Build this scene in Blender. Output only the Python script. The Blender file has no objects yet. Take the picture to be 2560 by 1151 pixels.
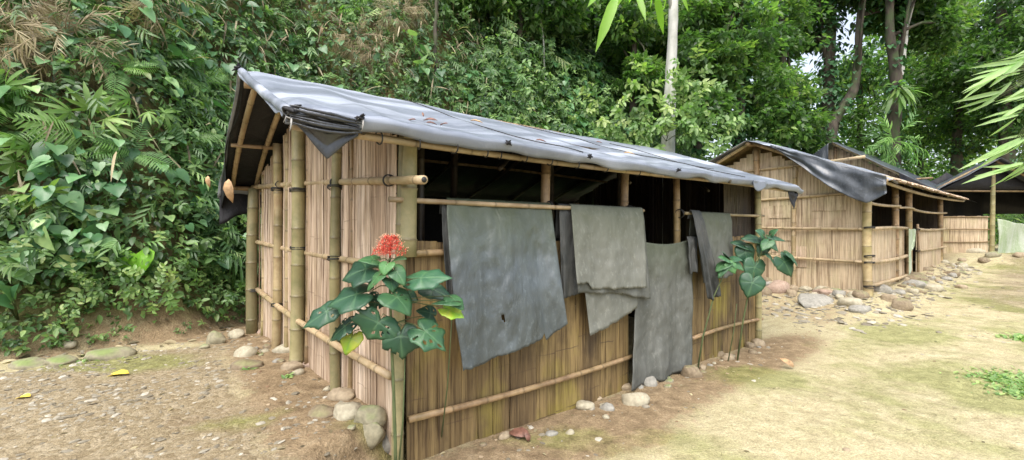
import bpy, math, random
import numpy as np
from mathutils import Vector, noise as mnoise

sc = bpy.context.scene
R = math.radians
# ------------------------------------------------------------------ camera
cam_d = bpy.data.cameras.new('camera'); cam = bpy.data.objects.new('camera', cam_d)
sc.collection.objects.link(cam); sc.camera = cam
CAMZ = 1.6; FPX = 1095.0
cam.location = (0, 0, CAMZ); cam.rotation_euler = (R(90), 0, 0)
cam_d.sensor_width = 36; cam_d.lens = 36 * FPX / 2560
cam_d.clip_start = 0.05; cam_d.clip_end = 600
# ------------------------------------------------------------------ world and sun
SUN_EL, SUN_AZ = 60, -165          # azimuth measured clockwise from +Y
w = bpy.data.worlds.new('World'); sc.world = w; w.use_nodes = True
wn = w.node_tree; bg = wn.nodes['Background']
sky = wn.nodes.new('ShaderNodeTexSky'); sky.sky_type = 'NISHITA'; sky.sun_disc = False
sky.sun_elevation = R(SUN_EL); sky.sun_rotation = R(SUN_AZ)
sky.air_density = 1.0; sky.dust_density = 4.0; sky.ozone_density = 1.0
hs = wn.nodes.new('ShaderNodeHueSaturation'); hs.inputs['Saturation'].default_value = 0.5
wn.links.new(sky.outputs[0], hs.inputs['Color']); wn.links.new(hs.outputs[0], bg.inputs[0])
bg.inputs[1].default_value = 0.15
sd = bpy.data.lights.new('sun', 'SUN'); sun = bpy.data.objects.new('sun', sd); sc.collection.objects.link(sun)
sd.energy = 1.1; sd.angle = R(60); sd.color = (1.0, 0.95, 0.86)
sun.rotation_euler = Vector((-math.sin(R(SUN_AZ)) * math.cos(R(SUN_EL)), -math.cos(R(SUN_AZ)) * math.cos(R(SUN_EL)), -math.sin(R(SUN_EL)))).to_track_quat('-Z', 'Y').to_euler()
sc.view_settings.view_transform = 'Standard'; sc.view_settings.look = 'None'
sc.view_settings.exposure = 1.33; sc.view_settings.gamma = 1
sc.cycles.max_bounces = 6; sc.cycles.diffuse_bounces = 3; sc.cycles.transmission_bounces = 4

random.seed(7); rng = np.random.default_rng(11)

# ------------------------------------------------------------------ mesh helpers
def norm(a):
    a = np.asarray(a, float)
    return a / np.maximum(np.linalg.norm(a, axis=-1, keepdims=True), 1e-9)

class MB:
    def __init__(s): s.V = []; s.L = []; s.T = []; s.C = []; s.n = 0
    def add(s, v, faces, rnd=(0.5, 0.5, 0, 0)):
        v = np.asarray(v, float).reshape(-1, 3)
        L = np.array([i for f in faces for i in f], int) + s.n
        T = np.array([len(f) for f in faces], int)
        s.raw(v, L, T, rnd)
    def raw(s, v, L, T, rnd):
        c = np.asarray(rnd, float)
        if c.ndim == 1: c = np.repeat(c[None], len(v), 0)
        s.V.append(v); s.L.append(L); s.T.append(T); s.C.append(c); s.n += len(v)
    def grid(s, P, rnd=(0.5, 0.5, 0, 0), skip=None):
        P = np.asarray(P, float); a, b = P.shape[:2]
        i = np.arange(a * b).reshape(a, b)
        q = np.stack([i[:-1, :-1], i[1:, :-1], i[1:, 1:], i[:-1, 1:]], -1).reshape(-1, 4)
        if skip is not None: q = q[~np.asarray(skip).reshape(-1)]
        c = np.asarray(rnd, float)
        if c.ndim == 3: c = c.reshape(-1, 4)
        s.raw(P.reshape(-1, 3), q.reshape(-1) + s.n, np.full(len(q), 4), c)
    def inst(s, tp, P, A, N, S, rnd):
        tv, tl, tt, tc = tp
        P = np.asarray(P, float); A = norm(A); side = norm(np.cross(A, norm(N))); N = np.cross(side, A)
        S = np.asarray(S, float)
        if S.ndim == 1: S = np.repeat(S[:, None], 3, 1)
        m, k = len(P), len(tv)
        X = P[:, None] + tv[None, :, 0:1] * side[:, None] * S[:, None, 0:1] + tv[None, :, 1:2] * A[:, None] * S[:, None, 1:2] + tv[None, :, 2:3] * N[:, None] * S[:, None, 2:3]
        L = (tl[None] + (np.arange(m) * k)[:, None]).reshape(-1) + s.n
        c = np.asarray(rnd, float)[:, None, :] + tc[None]
        s.raw(X.reshape(-1, 3), L, np.tile(tt, m), c.reshape(-1, 4))
    def tube(s, pts, rad, sides=8, rnd=(0.5, 0.5, 0, 0), cap=True):
        pts = np.asarray(pts, float); n = len(pts)
        rad = np.broadcast_to(np.asarray(rad, float), (n,))
        t = norm(np.gradient(pts, axis=0))
        ref = np.array([0, 0, 1.0]) if abs(t[0][2]) < 0.9 else np.array([1.0, 0, 0])
        u = norm(np.cross(t, ref)); v = np.cross(t, u)
        a = np.linspace(0, 2 * np.pi, sides, endpoint=False)
        X = pts[:, None] + rad[:, None, None] * (np.cos(a)[None, :, None] * u[:, None] + np.sin(a)[None, :, None] * v[:, None])
        i = np.arange(n * sides).reshape(n, sides); j = np.roll(i, -1, 1)
        q = np.stack([i[:-1], j[:-1], j[1:], i[1:]], -1).reshape(-1, 4)
        L = list(q.reshape(-1)); T = [4] * len(q)
        if cap:
            L += list(i[0][::-1]) + list(i[-1]); T += [sides, sides]
        c = np.asarray(rnd, float)
        if c.ndim == 2: c = np.repeat(c, sides, 0)
        s.raw(X.reshape(-1, 3), np.array(L) + s.n, np.array(T), c)
    def arrays(s):
        return np.concatenate(s.V), np.concatenate(s.L), np.concatenate(s.T), np.concatenate(s.C)
    def template(s):
        v, l, t, c = s.arrays(); return v, l, t, c - np.array([0.5, 0.5, 0, 0])
    def build(s, name, mat, parent=None, smooth=True, thick=0, origin=None):
        v, l, t, c = s.arrays()
        off = np.zeros(3)
        if parent is not None:
            off = np.array(worldloc(parent))
        elif origin is not None: off = np.array(origin, float)
        v = v - off
        me = bpy.data.meshes.new(name)
        me.vertices.add(len(v)); me.vertices.foreach_set('co', v.astype(np.float32).ravel())
        me.loops.add(len(l)); me.loops.foreach_set('vertex_index', l.astype(np.int32))
        me.polygons.add(len(t)); st = np.concatenate([[0], np.cumsum(t)[:-1]])
        me.polygons.foreach_set('loop_start', st.astype(np.int32))
        me.polygons.foreach_set('loop_total', t.astype(np.int32))
        me.polygons.foreach_set('use_smooth', np.full(len(t), bool(smooth) and 'split_bamboo' not in mat.name and 'bamboo_mat' not in mat.name and 'dark_bamboo' not in mat.name))
        me.update(calc_edges=True)
        at = me.attributes.new('rnd', 'FLOAT_COLOR', 'POINT')
        cc = c.copy(); at.data.foreach_set('color', cc.astype(np.float32).ravel())
        me.materials.append(mat)
        o = bpy.data.objects.new(name, me); sc.collection.objects.link(o)
        if parent is not None: o.parent = parent
        else: o.location = off
        if thick:
            m = o.modifiers.new('thickness', 'SOLIDIFY'); m.thickness = thick; m.offset = 0
        return o

def worldloc(o):
    p = Vector((0, 0, 0))
    while o is not None: p = p + o.location; o = o.parent
    return p

def tag(o, label=None, cat=None, group=None, kind=None):
    if label: o['label'] = label
    if cat: o['category'] = cat
    if group: o['group'] = group
    if kind: o['kind'] = kind
    return o
def empty(name, loc, label, cat, group=None):
    o = bpy.data.objects.new(name, None); sc.collection.objects.link(o); o.location = loc
    o.empty_display_size = 0.2
    return tag(o, label, cat, group)

# vectorised value noise
def _h(i, j, s): 
    n = (i * 374761393 + j * 668265263 + s * 974634777) & 0x7fffffff
    n = ((n ^ (n >> 13)) * 1274126177) & 0x7fffffff
    return ((n ^ (n >> 16)) & 0xffff) / 65535.0
def vn(x, y, s=0):
    x = np.asarray(x, float); y = np.asarray(y, float)
    i = np.floor(x).astype(np.int64); j = np.floor(y).astype(np.int64); fx = x - i; fy = y - j
    fx = fx * fx * (3 - 2 * fx); fy = fy * fy * (3 - 2 * fy)
    return (_h(i, j, s) * (1 - fx) + _h(i + 1, j, s) * fx) * (1 - fy) + (_h(i, j + 1, s) * (1 - fx) + _h(i + 1, j + 1, s) * fx) * fy
def fbm(x, y, o=4, s=0):
    r = 0; a = .5; f = 1.0
    for k in range(o): r = r + a * vn(np.asarray(x) * f, np.asarray(y) * f, s + k); a *= .5; f *= 2.03
    return r
def sm(a, b, x): 
    t = np.clip((x - a) / (b - a), 0, 1); return t * t * (3 - 2 * t)

# ------------------------------------------------------------------ the lie of the land
C = np.array([-0.754, 2.95]); D1 = np.array([0.791, 0.612]); D2 = np.array([-0.612, 0.791]); EW = np.array([-0.679, 0.734])
C2 = np.array([6.87, 8.5])
FOOT = np.array([(-40, -3), (-12, 2.2), (-5.3, 4.25), (-4.45, 4.95), (-3.95, 5.4), (-3.8, 6.3), (-2.7, 7.5), (1.2, 10.4), (3.6, 12.6), (6.2, 15.2), (9, 19), (12, 23), (20, 27), (80, 60)], float)
def foot_u(x, y):
    x = np.asarray(x, float); y = np.asarray(y, float)
    best = np.full(x.shape, 1e9); sg = np.ones(x.shape)
    for a, b in zip(FOOT[:-1], FOOT[1:]):
        d = b - a; L2 = d @ d
        t = np.clip(((x - a[0]) * d[0] + (y - a[1]) * d[1]) / L2, 0, 1)
        dx = x - a[0] - t * d[0]; dy = y - a[1] - t * d[1]; dist = np.hypot(dx, dy)
        cr = d[0] * (y - a[1]) - d[1] * (x - a[0])
        m = dist < best; best = np.where(m, dist, best); sg = np.where(m, np.sign(cr), sg)
    return best * sg
def sq(x, y): 
    dx = x - C[0]; dy = y - C[1]
    return dx * D1[0] + dy * D1[1], dx * D2[0] + dy * D2[1]
def gz(x, y, fine=True):
    x = np.asarray(x, float); y = np.asarray(y, float)
    s, q = sq(x, y); nq = np.clip(-q, 0, 2)
    ns = np.clip(.25 - q, 0, .3); left = 0.30 * (1 - sm(.02 - 2.0 * ns - .5 * nq, .3 - 1.9 * ns - .28 * nq, s))
    z = left
    z = z + 0.035 * np.clip(s - 5, 0, 12.5) + .38 * sm(17.6, 19.2, s)
    z = z + 0.2 * sm(7.6, 9.3, s) * sm(-1.15, -.25, q) * (1 - sm(17.6, 19, s)) + .12 * sm(6.6, 9.0, s) * sm(.3, 2, q)
    z = z + 0.10 * sm(-1, 2.5, q) * sm(1, -1.0, s + 0 * q) * 0
    u = foot_u(x, y)
    k = 1 - .86 * sm(7.0, 12.5, x)
    h = np.clip(u, 0, 60)
    rough = fbm(x * .8, y * .8, 3, 5) - .45
    hill = np.where(h < .55, 1.25 * h, .69 + 2.1 * (h - .55))
    hill = np.where(h > 4.2, .69 + 2.1 * 3.65 + (h - 4.2) * .5, hill) * k
    z = z + hill * (1 + .35 * rough * sm(0.2, 2, h)) + .5 * rough * sm(.1, 1.5, h)
    if fine:
        z = z + (fbm(x * 1.3, y * 1.3, 3, 31) - .44) * .07 + (fbm(x * 9, y * 9, 2, 41) - .37) * .016
        z = z + (fbm(x * 5, y * 5, 3, 61) - .4) * .12 * sm(-.15, .5, u)
    return z
def ray(px, py): return np.array([(px - 1280) / FPX, 1.0, (575.5 - py) / FPX])
def at(px, py, Y): r = ray(px, py); return np.array([r[0] * Y, Y, CAMZ + r[2] * Y])
def hit(px, py, off=0.0):
    r = ray(px, py); Y = np.arange(1.2, 45, .02)
    zz = gz(r[0] * Y, Y) + off
    m = (CAMZ + r[2] * Y) < zz
    Yh = Y[np.argmax(m)] if m.any() else 45
    return np.array([r[0] * Yh, Yh, CAMZ + r[2] * Yh])
def hnormal(x, y, e=.15):
    gx = (gz(x + e, y, False) - gz(x - e, y, False)) / (2 * e); gy = (gz(x, y + e, False) - gz(x, y - e, False)) / (2 * e)
    return norm(np.stack([-gx, -gy, np.ones_like(gx)], -1))
def P1(s, q, z): p = C + s * D1 + q * D2; return np.array([p[0], p[1], z])
def PE(t, o, z): p = C + t * EW + o * np.array([-EW[1], EW[0]]); return np.array([p[0], p[1], z])   # o>0 outward of the end wall
def P2(s, q, z): p = C2 + s * D1 + q * D2; return np.array([p[0], p[1], z])

# ------------------------------------------------------------------ materials
def newmat(name):
    m = bpy.data.materials.new(name); m.use_nodes = True; nt = m.node_tree
    return m, nt, nt.nodes['Principled BSDF']
def N(nt, t, **k):
    n = nt.nodes.new(t)
    for a, b in k.items(): setattr(n, a, b)
    return n
def ramp(nt, fac, stops, interp='LINEAR'):
    r = N(nt, 'ShaderNodeValToRGB'); e = r.color_ramp.elements; r.color_ramp.interpolation = interp
    while len(e) < len(stops): e.new(0.5)
    for i, (p, c) in enumerate(stops): e[i].position = p; e[i].color = (*c, 1)
    nt.links.new(fac, r.inputs[0]); return r.outputs[0]
def mixc(nt, f, a, b, mode='MIX'):
    m = N(nt, 'ShaderNodeMix', data_type='RGBA', blend_type=mode)
    for i, v in ((0, f), (6, a), (7, b)):
        if isinstance(v, (int, float)): m.inputs[i].default_value = v
        elif isinstance(v, tuple): m.inputs[i].default_value = (*v, 1)
        else: nt.links.new(v, m.inputs[i])
    return m.outputs[2]
def math_(nt, op, a, b=None, c=None):
    m = N(nt, 'ShaderNodeMath', operation=op)
    for i, v in enumerate((a, b, c)):
        if v is None: continue
        if isinstance(v, (int, float)): m.inputs[i].default_value = v
        else: nt.links.new(v, m.inputs[i])
    return m.outputs[0]
def noisen(nt, scale, detail=4, mapping=None, rough=.55, coord='Object', dist=0):
    tc = N(nt, 'ShaderNodeTexCoord'); src = tc.outputs[coord]
    if coord == 'World': pass
    if mapping:
        mp = N(nt, 'ShaderNodeMapping'); mp.inputs['Scale'].default_value = mapping
        nt.links.new(src, mp.inputs[0]); src = mp.outputs[0]
    n = N(nt, 'ShaderNodeTexNoise'); n.inputs['Scale'].default_value = scale; n.inputs['Detail'].default_value = detail
    n.inputs['Roughness'].default_value = rough; n.inputs['Distortion'].default_value = dist
    nt.links.new(src, n.inputs['Vector']); return n.outputs['Fac']
def attr(nt):
    a = N(nt, 'ShaderNodeAttribute', attribute_name='rnd'); s = N(nt, 'ShaderNodeSeparateColor')
    nt.links.new(a.outputs['Color'], s.inputs[0]); return s.outputs[0], s.outputs[1], s.outputs[2]
def bump(nt, bsdf, h, strength=.4, dist=.01):
    b = N(nt, 'ShaderNodeBump'); b.inputs['Strength'].default_value = strength; b.inputs['Distance'].default_value = dist
    nt.links.new(h, b.inputs['Height']); nt.links.new(b.outputs[0], bsdf.inputs['Normal']); return b

def leaf_mat(name, stops, trans=.35, rough=.45, tcol=None, coat=0, vein=False):
    m, nt, b = newmat(name)
    r, g, bl = attr(nt)
    n = noisen(nt, 14, 2)
    f = math_(nt, 'ADD', r, math_(nt, 'MULTIPLY', math_(nt, 'SUBTRACT', n, .5), .35))
    col = ramp(nt, f, stops)
    hv = N(nt, 'ShaderNodeHueSaturation'); nt.links.new(col, hv.inputs['Color'])
    nt.links.new(math_(nt, 'ADD', math_(nt, 'MULTIPLY', g, .9), .55), hv.inputs['Value'])
    col = hv.outputs[0]
    if vein: col = mixc(nt, math_(nt, 'MULTIPLY', bl, .45), col, (.16, .3, .14))
    nt.links.new(col, b.inputs['Base Color']); b.inputs['Roughness'].default_value = rough - .05
    b.inputs['Specular IOR Level'].default_value = .5
    if vein: bump(nt, b, math_(nt, 'ADD', math_(nt, 'MULTIPLY', bl, -1), math_(nt, 'MULTIPLY', noisen(nt, 60, 2), .6)), .5, .004)
    t = N(nt, 'ShaderNodeBsdfTranslucent')
    tc = mixc(nt, 1.0, col, (1.35, 1.65, .75), 'MULTIPLY'); nt.links.new(tc, t.inputs[0])
    mx = N(nt, 'ShaderNodeMixShader'); mx.inputs[0].default_value = trans
    nt.links.new(b.outputs[0], mx.inputs[1]); nt.links.new(t.outputs[0], mx.inputs[2])
    nt.links.new(mx.outputs[0], nt.nodes['Material Output'].inputs[0]); return m
GREEN = [(0.0, (.022, .055, .02)), (.3, (.055, .12, .038)), (.6, (.115, .21, .065)), (.85, (.20, .31, .10)), (1, (.32, .40, .15))]
BLUEGREEN = [(0.0, (.03, .085, .036)), (.5, (.08, .19, .08)), (.85, (.16, .28, .12)), (1, (.28, .40, .16))]
DRY = [(0, (.10, .08, .045)), (.5, (.25, .20, .115)), (1, (.44, .38, .25))]
M = {}
M['leaf'] = leaf_mat('green_leaf', GREEN, .35)
M['heart'] = leaf_mat('heart_leaf', BLUEGREEN, .25, .38)
M['fern'] = leaf_mat('fern_leaf', [(0, (.06, .14, .04)), (.5, (.12, .25, .07)), (1, (.22, .38, .09))], .4)
M['bamboo_leaf'] = leaf_mat('bamboo_leaf', [(0, (.07, .14, .035)), (.5, (.15, .27, .07)), (1, (.32, .42, .14))], .4)
M['bright'] = leaf_mat('bright_bamboo_leaf', [(0, (.12, .26, .03)), (1, (.26, .46, .06))], .5)
M['pale_spray'] = leaf_mat('pale_bamboo_leaf', [(0, (.16, .27, .09)), (1, (.38, .52, .25))], .45)
M['dry'] = leaf_mat('dry_leaf', DRY, .25, .7)
M['forest'] = leaf_mat('forest_leaf', [(0, (.03, .07, .022)), (.4, (.075, .15, .045)), (.7, (.14, .24, .065)), (1, (.27, .37, .09))], .5)
M['pagoda'] = leaf_mat('pagoda_leaf', [(0, (.015, .045, .026)), (.5, (.032, .095, .048)), (.8, (.08, .20, .06)), (.93, (.25, .42, .03)), (1, (.4, .45, .06))], .15, .45, vein=True)

def bark(name, a, b_, sc_=6, moss=0.0):
    m, nt, b = newmat(name)
    n = noisen(nt, sc_, 6, (1, 1, .35)); n2 = noisen(nt, 2.2, 3)
    col = ramp(nt, n, [(.3, a), (.7, b_)])
    if moss: col = mixc(nt, ramp(nt, n2, [(.48, (0, 0, 0)), (.62, (moss, moss, moss))]), col, (.05, .09, .025))
    nt.links.new(col, b.inputs['Base Color']); b.inputs['Roughness'].default_value = .85
    bump(nt, b, n, .8, .03); return m
M['bark'] = bark('dark_bark', (.03, .025, .018), (.1, .08, .06), 6, .7)
M['palebark'] = bark('pale_bark', (.35, .35, .31), (.62, .62, .58), 3, .25)
M['stem'] = bark('green_stem', (.05, .08, .03), (.13, .15, .06), 20)
M['twig'] = bark('dry_twig', (.12, .08, .05), (.28, .21, .13), 20)

def bamboo_mat(name, a, b_, stain, mossc=(.13, .14, .03), moss=.5, node=(.09, .065, .03)):
    m, nt, b = newmat(name)
    r, g, bl = attr(nt)
    n1 = noisen(nt, 9, 5); n2 = noisen(nt, 2.5, 3); n3 = noisen(nt, 40, 3)
    col = mixc(nt, n3, a, b_); col = mixc(nt, ramp(nt, n1, [(.45, (0, 0, 0)), (.7, (.8, .8, .8))]), col, stain)
    col = mixc(nt, ramp(nt, n2, [(.45, (0, 0, 0)), (.65, (moss, moss, moss))]), col, mossc)
    hv = N(nt, 'ShaderNodeHueSaturation'); nt.links.new(col, hv.inputs['Color'])
    nt.links.new(math_(nt, 'ADD', math_(nt, 'MULTIPLY', r, .7), math_(nt, 'ADD', math_(nt, 'MULTIPLY', g, .5), .4)), hv.inputs['Value'])
    col = mixc(nt, math_(nt, 'MULTIPLY', bl, .75), hv.outputs[0], node)
    nt.links.new(col, b.inputs['Base Color']); b.inputs['Roughness'].default_value = .5
    bump(nt, b, n3, .25, .004); return m
M['culm'] = bamboo_mat('weathered_bamboo', (.33, .25, .13), (.44, .35, .20), (.24, .16, .08))
M['culm_green'] = bamboo_mat('mossy_bamboo', (.22, .19, .095), (.31, .27, .145), (.15, .15, .07), mossc=(.14, .13, .05), moss=.6)
M['culm_dark'] = bamboo_mat('old_brown_bamboo', (.20, .13, .07), (.32, .22, .12), (.1, .06, .03), moss=.25)
M['shaded_inner'] = bamboo_mat('shade_toned_inner_bamboo', (.035, .025, .016), (.07, .05, .03), (.02, .014, .01), moss=.1, node=(.01, .008, .006))  # bamboo colour blackened to paint the shade inside the hut
M['rail'] = bamboo_mat('dry_bamboo_rail', (.34, .25, .145), (.45, .35, .22), (.28, .19, .1), moss=.3)

def board_mat(name, stops, stain=(.08, .05, .03), sf=.5, mossc=(.2, .19, .03), mf=.5, bsz=7.0, nl=.35, crack=.35, rw=.45, gw=.25):
    m, nt, b = newmat(name)
    r, g, bl = attr(nt)
    fib = noisen(nt, 1, 4, (90, 90, 2.2), .65); fib2 = noisen(nt, 1, 3, (260, 260, 3.5), .6)
    big = noisen(nt, 1.1, 5, (1.6, 1.6, 1.0)); st = noisen(nt, 1, 5, (bsz, bsz, 1.6), .6)
    f = math_(nt, 'ADD', math_(nt, 'MULTIPLY', r, rw), math_(nt, 'ADD', math_(nt, 'MULTIPLY', g, gw), math_(nt, 'MULTIPLY', fib, .45)))
    col = ramp(nt, math_(nt, 'ADD', f, -.08 + (.45 - rw) * .5 + (.25 - gw) * .5), stops)
    col = mixc(nt, ramp(nt, st, [(.5, (0, 0, 0)), (.68, (sf, sf, sf))]), col, stain)
    col = mixc(nt, ramp(nt, big, [(.5, (0, 0, 0)), (.66, (mf, mf, mf))]), col, mossc)
    dark = ramp(nt, fib2, [(.30, (crack, crack * .9, crack * .8)), (.42, (1, 1, 1))])
    col = mixc(nt, 1.0, col, dark, 'MULTIPLY')
    stk = noisen(nt, 1, 5, (24, 24, .9), .7); stk2 = noisen(nt, 1, 3, (70, 70, 1.4), .6)
    col = mixc(nt, 1.0, col, ramp(nt, stk, [(.36, (.50, .45, .40)), (.52, (1, 1, 1)), (.7, (1.18, 1.18, 1.15))]), 'MULTIPLY')
    col = mixc(nt, 1.0, col, ramp(nt, stk2, [(.36, (.55, .5, .45)), (.46, (1, 1, 1))]), 'MULTIPLY')
    # node lines across each flattened culm
    tc = N(nt, 'ShaderNodeTexCoord'); sp = N(nt, 'ShaderNodeSeparateXYZ'); nt.links.new(tc.outputs['Object'], sp.inputs[0])
    nb = noisen(nt, 5, 2)
    zz = math_(nt, 'ADD', math_(nt, 'MULTIPLY', sp.outputs[2], 1.9), math_(nt, 'ADD', math_(nt, 'MULTIPLY', bl, 1.0), math_(nt, 'MULTIPLY', nb, .12)))
    fr = math_(nt, 'FRACT', zz); ln = math_(nt, 'LESS_THAN', fr, .018)
    ln2 = math_(nt, 'MULTIPLY', math_(nt, 'MULTIPLY', ln, ramp(nt, noisen(nt, 3, 2), [(.42, (0, 0, 0)), (.6, (1, 1, 1))])), nl); col = mixc(nt, ln2, col, (.09, .055, .03))
    nt.links.new(col, b.inputs['Base Color']); b.inputs['Roughness'].default_value = .72
    bump(nt, b, math_(nt, 'ADD', fib2, math_(nt, 'MULTIPLY', ln, .8)), .5, .006); return m
M['board_end'] = board_mat('pale_split_bamboo', [(.12, (.20, .125, .075)), (.36, (.43, .31, .21)), (.6, (.60, .47, .35)), (.9, (.72, .60, .49))], mossc=(.38, .3, .13), mf=.35, sf=.45, stain=(.16, .09, .05))
M['board_front'] = board_mat('yellowed_split_bamboo', [(.12, (.06, .04, .02)), (.4, (.165, .11, .05)), (.65, (.27, .19, .08)), (.9, (.42, .31, .14))], mossc=(.30, .25, .045), mf=.75, sf=.8, stain=(.07, .045, .022), bsz=4.0, nl=.8, crack=.5, rw=.22, gw=.14)
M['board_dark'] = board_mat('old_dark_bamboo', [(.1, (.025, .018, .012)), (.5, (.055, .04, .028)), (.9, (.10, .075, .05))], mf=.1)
M['board_mat'] = board_mat('woven_bamboo_mat', [(.12, (.34, .25, .15)), (.4, (.50, .39, .26)), (.65, (.60, .49, .34)), (.9, (.68, .58, .43))], mossc=(.42, .37, .19), mf=.6, sf=.5, stain=(.30, .19, .12), bsz=2.6, nl=.15, crack=.8, rw=.3, gw=.08)

def tarp_mat(name, col, dust, rough, dustf=.5, bs=.5, spec=.5, coat=0.0, algae=0):
    m, nt, b = newmat(name)
    n1 = noisen(nt, 1.6, 7, (3, 3, .8), .65, dist=.4); n2 = noisen(nt, 28, 5, (1, 1, .6), .7); n3 = noisen(nt, 3.2, 6, (1, 1, .5), .65, dist=1.2)
    f = ramp(nt, n1, [(.38, (0, 0, 0)), (.66, (dustf, dustf, dustf))])
    c = mixc(nt, f, col, dust)
    sp = ramp(nt, n2, [(.54, (0, 0, 0)), (.70, (.4, .4, .4))]); c = mixc(nt, sp, c, tuple(min(1, x * 1.5) for x in dust))
    if algae:
        tc = N(nt, 'ShaderNodeTexCoord'); sz = N(nt, 'ShaderNodeSeparateXYZ'); nt.links.new(tc.outputs['Object'], sz.inputs[0])
        am = ramp(nt, math_(nt, 'ADD', math_(nt, 'ADD', math_(nt, 'MULTIPLY', sz.outputs[2], 1.3), 1.0), math_(nt, 'MULTIPLY', math_(nt, 'SUBTRACT', n3, .5), .8)), [(.35, (0, 0, 0)), (.95, (algae, algae, algae))])
        c = mixc(nt, am, c, (.075, .09, .05))
    nt.links.new(c, b.inputs['Base Color'])
    nt.links.new(math_(nt, 'ADD', math_(nt, 'MULTIPLY', n1, .25), rough - .12), b.inputs['Roughness'])
    b.inputs['Specular IOR Level'].default_value = spec; b.inputs['Coat Weight'].default_value = coat
    n4 = noisen(nt, 45, 4, None, .7); n5 = noisen(nt, 14, 3, (1, 1, .4), .6, dist=2.0)
    bump(nt, b, math_(nt, 'ADD', math_(nt, 'ADD', n3, math_(nt, 'MULTIPLY', n4, .06)), math_(nt, 'MULTIPLY', n5, .16)), bs, .05); return m
def roof_mat():
    m, nt, b = newmat('black_plastic_tarp')
    n1 = noisen(nt, 1.1, 5, (1, 1, 1), .6, dist=.8); n2 = noisen(nt, 12, 5); n3 = noisen(nt, 2.2, 6, None, .6, dist=1.5); n4 = noisen(nt, 55, 3)
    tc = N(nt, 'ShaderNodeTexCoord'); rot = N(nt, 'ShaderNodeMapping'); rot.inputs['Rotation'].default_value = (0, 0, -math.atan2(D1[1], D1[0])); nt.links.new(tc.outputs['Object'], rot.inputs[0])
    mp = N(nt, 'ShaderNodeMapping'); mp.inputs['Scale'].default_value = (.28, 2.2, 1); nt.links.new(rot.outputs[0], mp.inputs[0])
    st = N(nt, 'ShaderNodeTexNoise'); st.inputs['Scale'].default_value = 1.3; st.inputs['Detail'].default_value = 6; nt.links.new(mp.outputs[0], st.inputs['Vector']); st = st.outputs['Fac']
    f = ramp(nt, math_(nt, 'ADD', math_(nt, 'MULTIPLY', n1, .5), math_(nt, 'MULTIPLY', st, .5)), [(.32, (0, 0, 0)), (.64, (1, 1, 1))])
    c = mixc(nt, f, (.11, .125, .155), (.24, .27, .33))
    c = mixc(nt, ramp(nt, st, [(.46, (0, 0, 0)), (.72, (.8, .8, .8))]), c, (.50, .54, .62))  # pale streaks paint the bright sky sheen into the tarp colour
    c = mixc(nt, ramp(nt, n2, [(.55, (0, 0, 0)), (.75, (.4, .4, .4))]), c, (.28, .30, .34))
    nt.links.new(c, b.inputs['Base Color']); nt.links.new(math_(nt, 'ADD', math_(nt, 'MULTIPLY', st, .35), .2), b.inputs['Roughness']); b.inputs['Specular IOR Level'].default_value = .6
    bump(nt, b, math_(nt, 'ADD', math_(nt, 'ADD', n3, math_(nt, 'MULTIPLY', st, .7)), math_(nt, 'MULTIPLY', n4, .03)), .22, .05); return m
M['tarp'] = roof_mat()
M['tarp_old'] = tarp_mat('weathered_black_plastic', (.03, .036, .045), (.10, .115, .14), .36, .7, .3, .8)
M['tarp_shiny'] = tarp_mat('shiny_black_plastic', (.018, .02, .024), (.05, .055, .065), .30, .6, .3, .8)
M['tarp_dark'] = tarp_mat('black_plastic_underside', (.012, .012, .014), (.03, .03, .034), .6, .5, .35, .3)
M['sheet_blue'] = tarp_mat('dusty_plastic_sheet', (.06, .072, .076), (.125, .148, .16), .42, .7, .4, algae=.85)
M['sheet_pale'] = tarp_mat('pale_dusty_sheet', (.15, .155, .135), (.24, .245, .22), .8, .6, .3, .2, algae=.5)
M['sheet_grey'] = tarp_mat('dusty_grey_sheet', (.10, .105, .095), (.175, .18, .165), .75, .7, .3, .2, algae=.6)
M['sheet_dark'] = tarp_mat('dirty_dark_sheet', (.04, .045, .045), (.10, .10, .095), .7, .9, .4, .2)
M['cloth_green'] = tarp_mat('thin_green_cloth', (.25, .32, .18), (.42, .45, .38), .8, .9, .3, .2)
def plain(name, col, rough=.6, var=.3, sc_=12, b_=.3):
    m, nt, b = newmat(name)
    n = noisen(nt, sc_, 4); c = ramp(nt, n, [(.3, tuple(x * (1 - var) for x in col)), (.7, tuple(min(1, x * (1 + var)) for x in col))])
    nt.links.new(c, b.inputs['Base Color']); b.inputs['Roughness'].default_value = rough; bump(nt, b, n, b_, .01); return m
M['cord'] = plain('black_cord', (.02, .02, .02)); M['twine'] = plain('grey_twine', (.3, .29, .27))
M['red'] = plain('red_petal', (.78, .13, .09), .5, .35, 60); M['cream'] = plain('cream_anther', (.8, .55, .35))
M['brownleaf'] = plain('dead_brown_leaf', (.17, .08, .055), .55, .5, 30); M['tanleaf'] = plain('dead_tan_leaf', (.42, .27, .14), .7, .4, 20)
M['yellowleaf'] = plain('fallen_yellow_leaf', (.75, .58, .08), .6, .2, 20)
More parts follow.
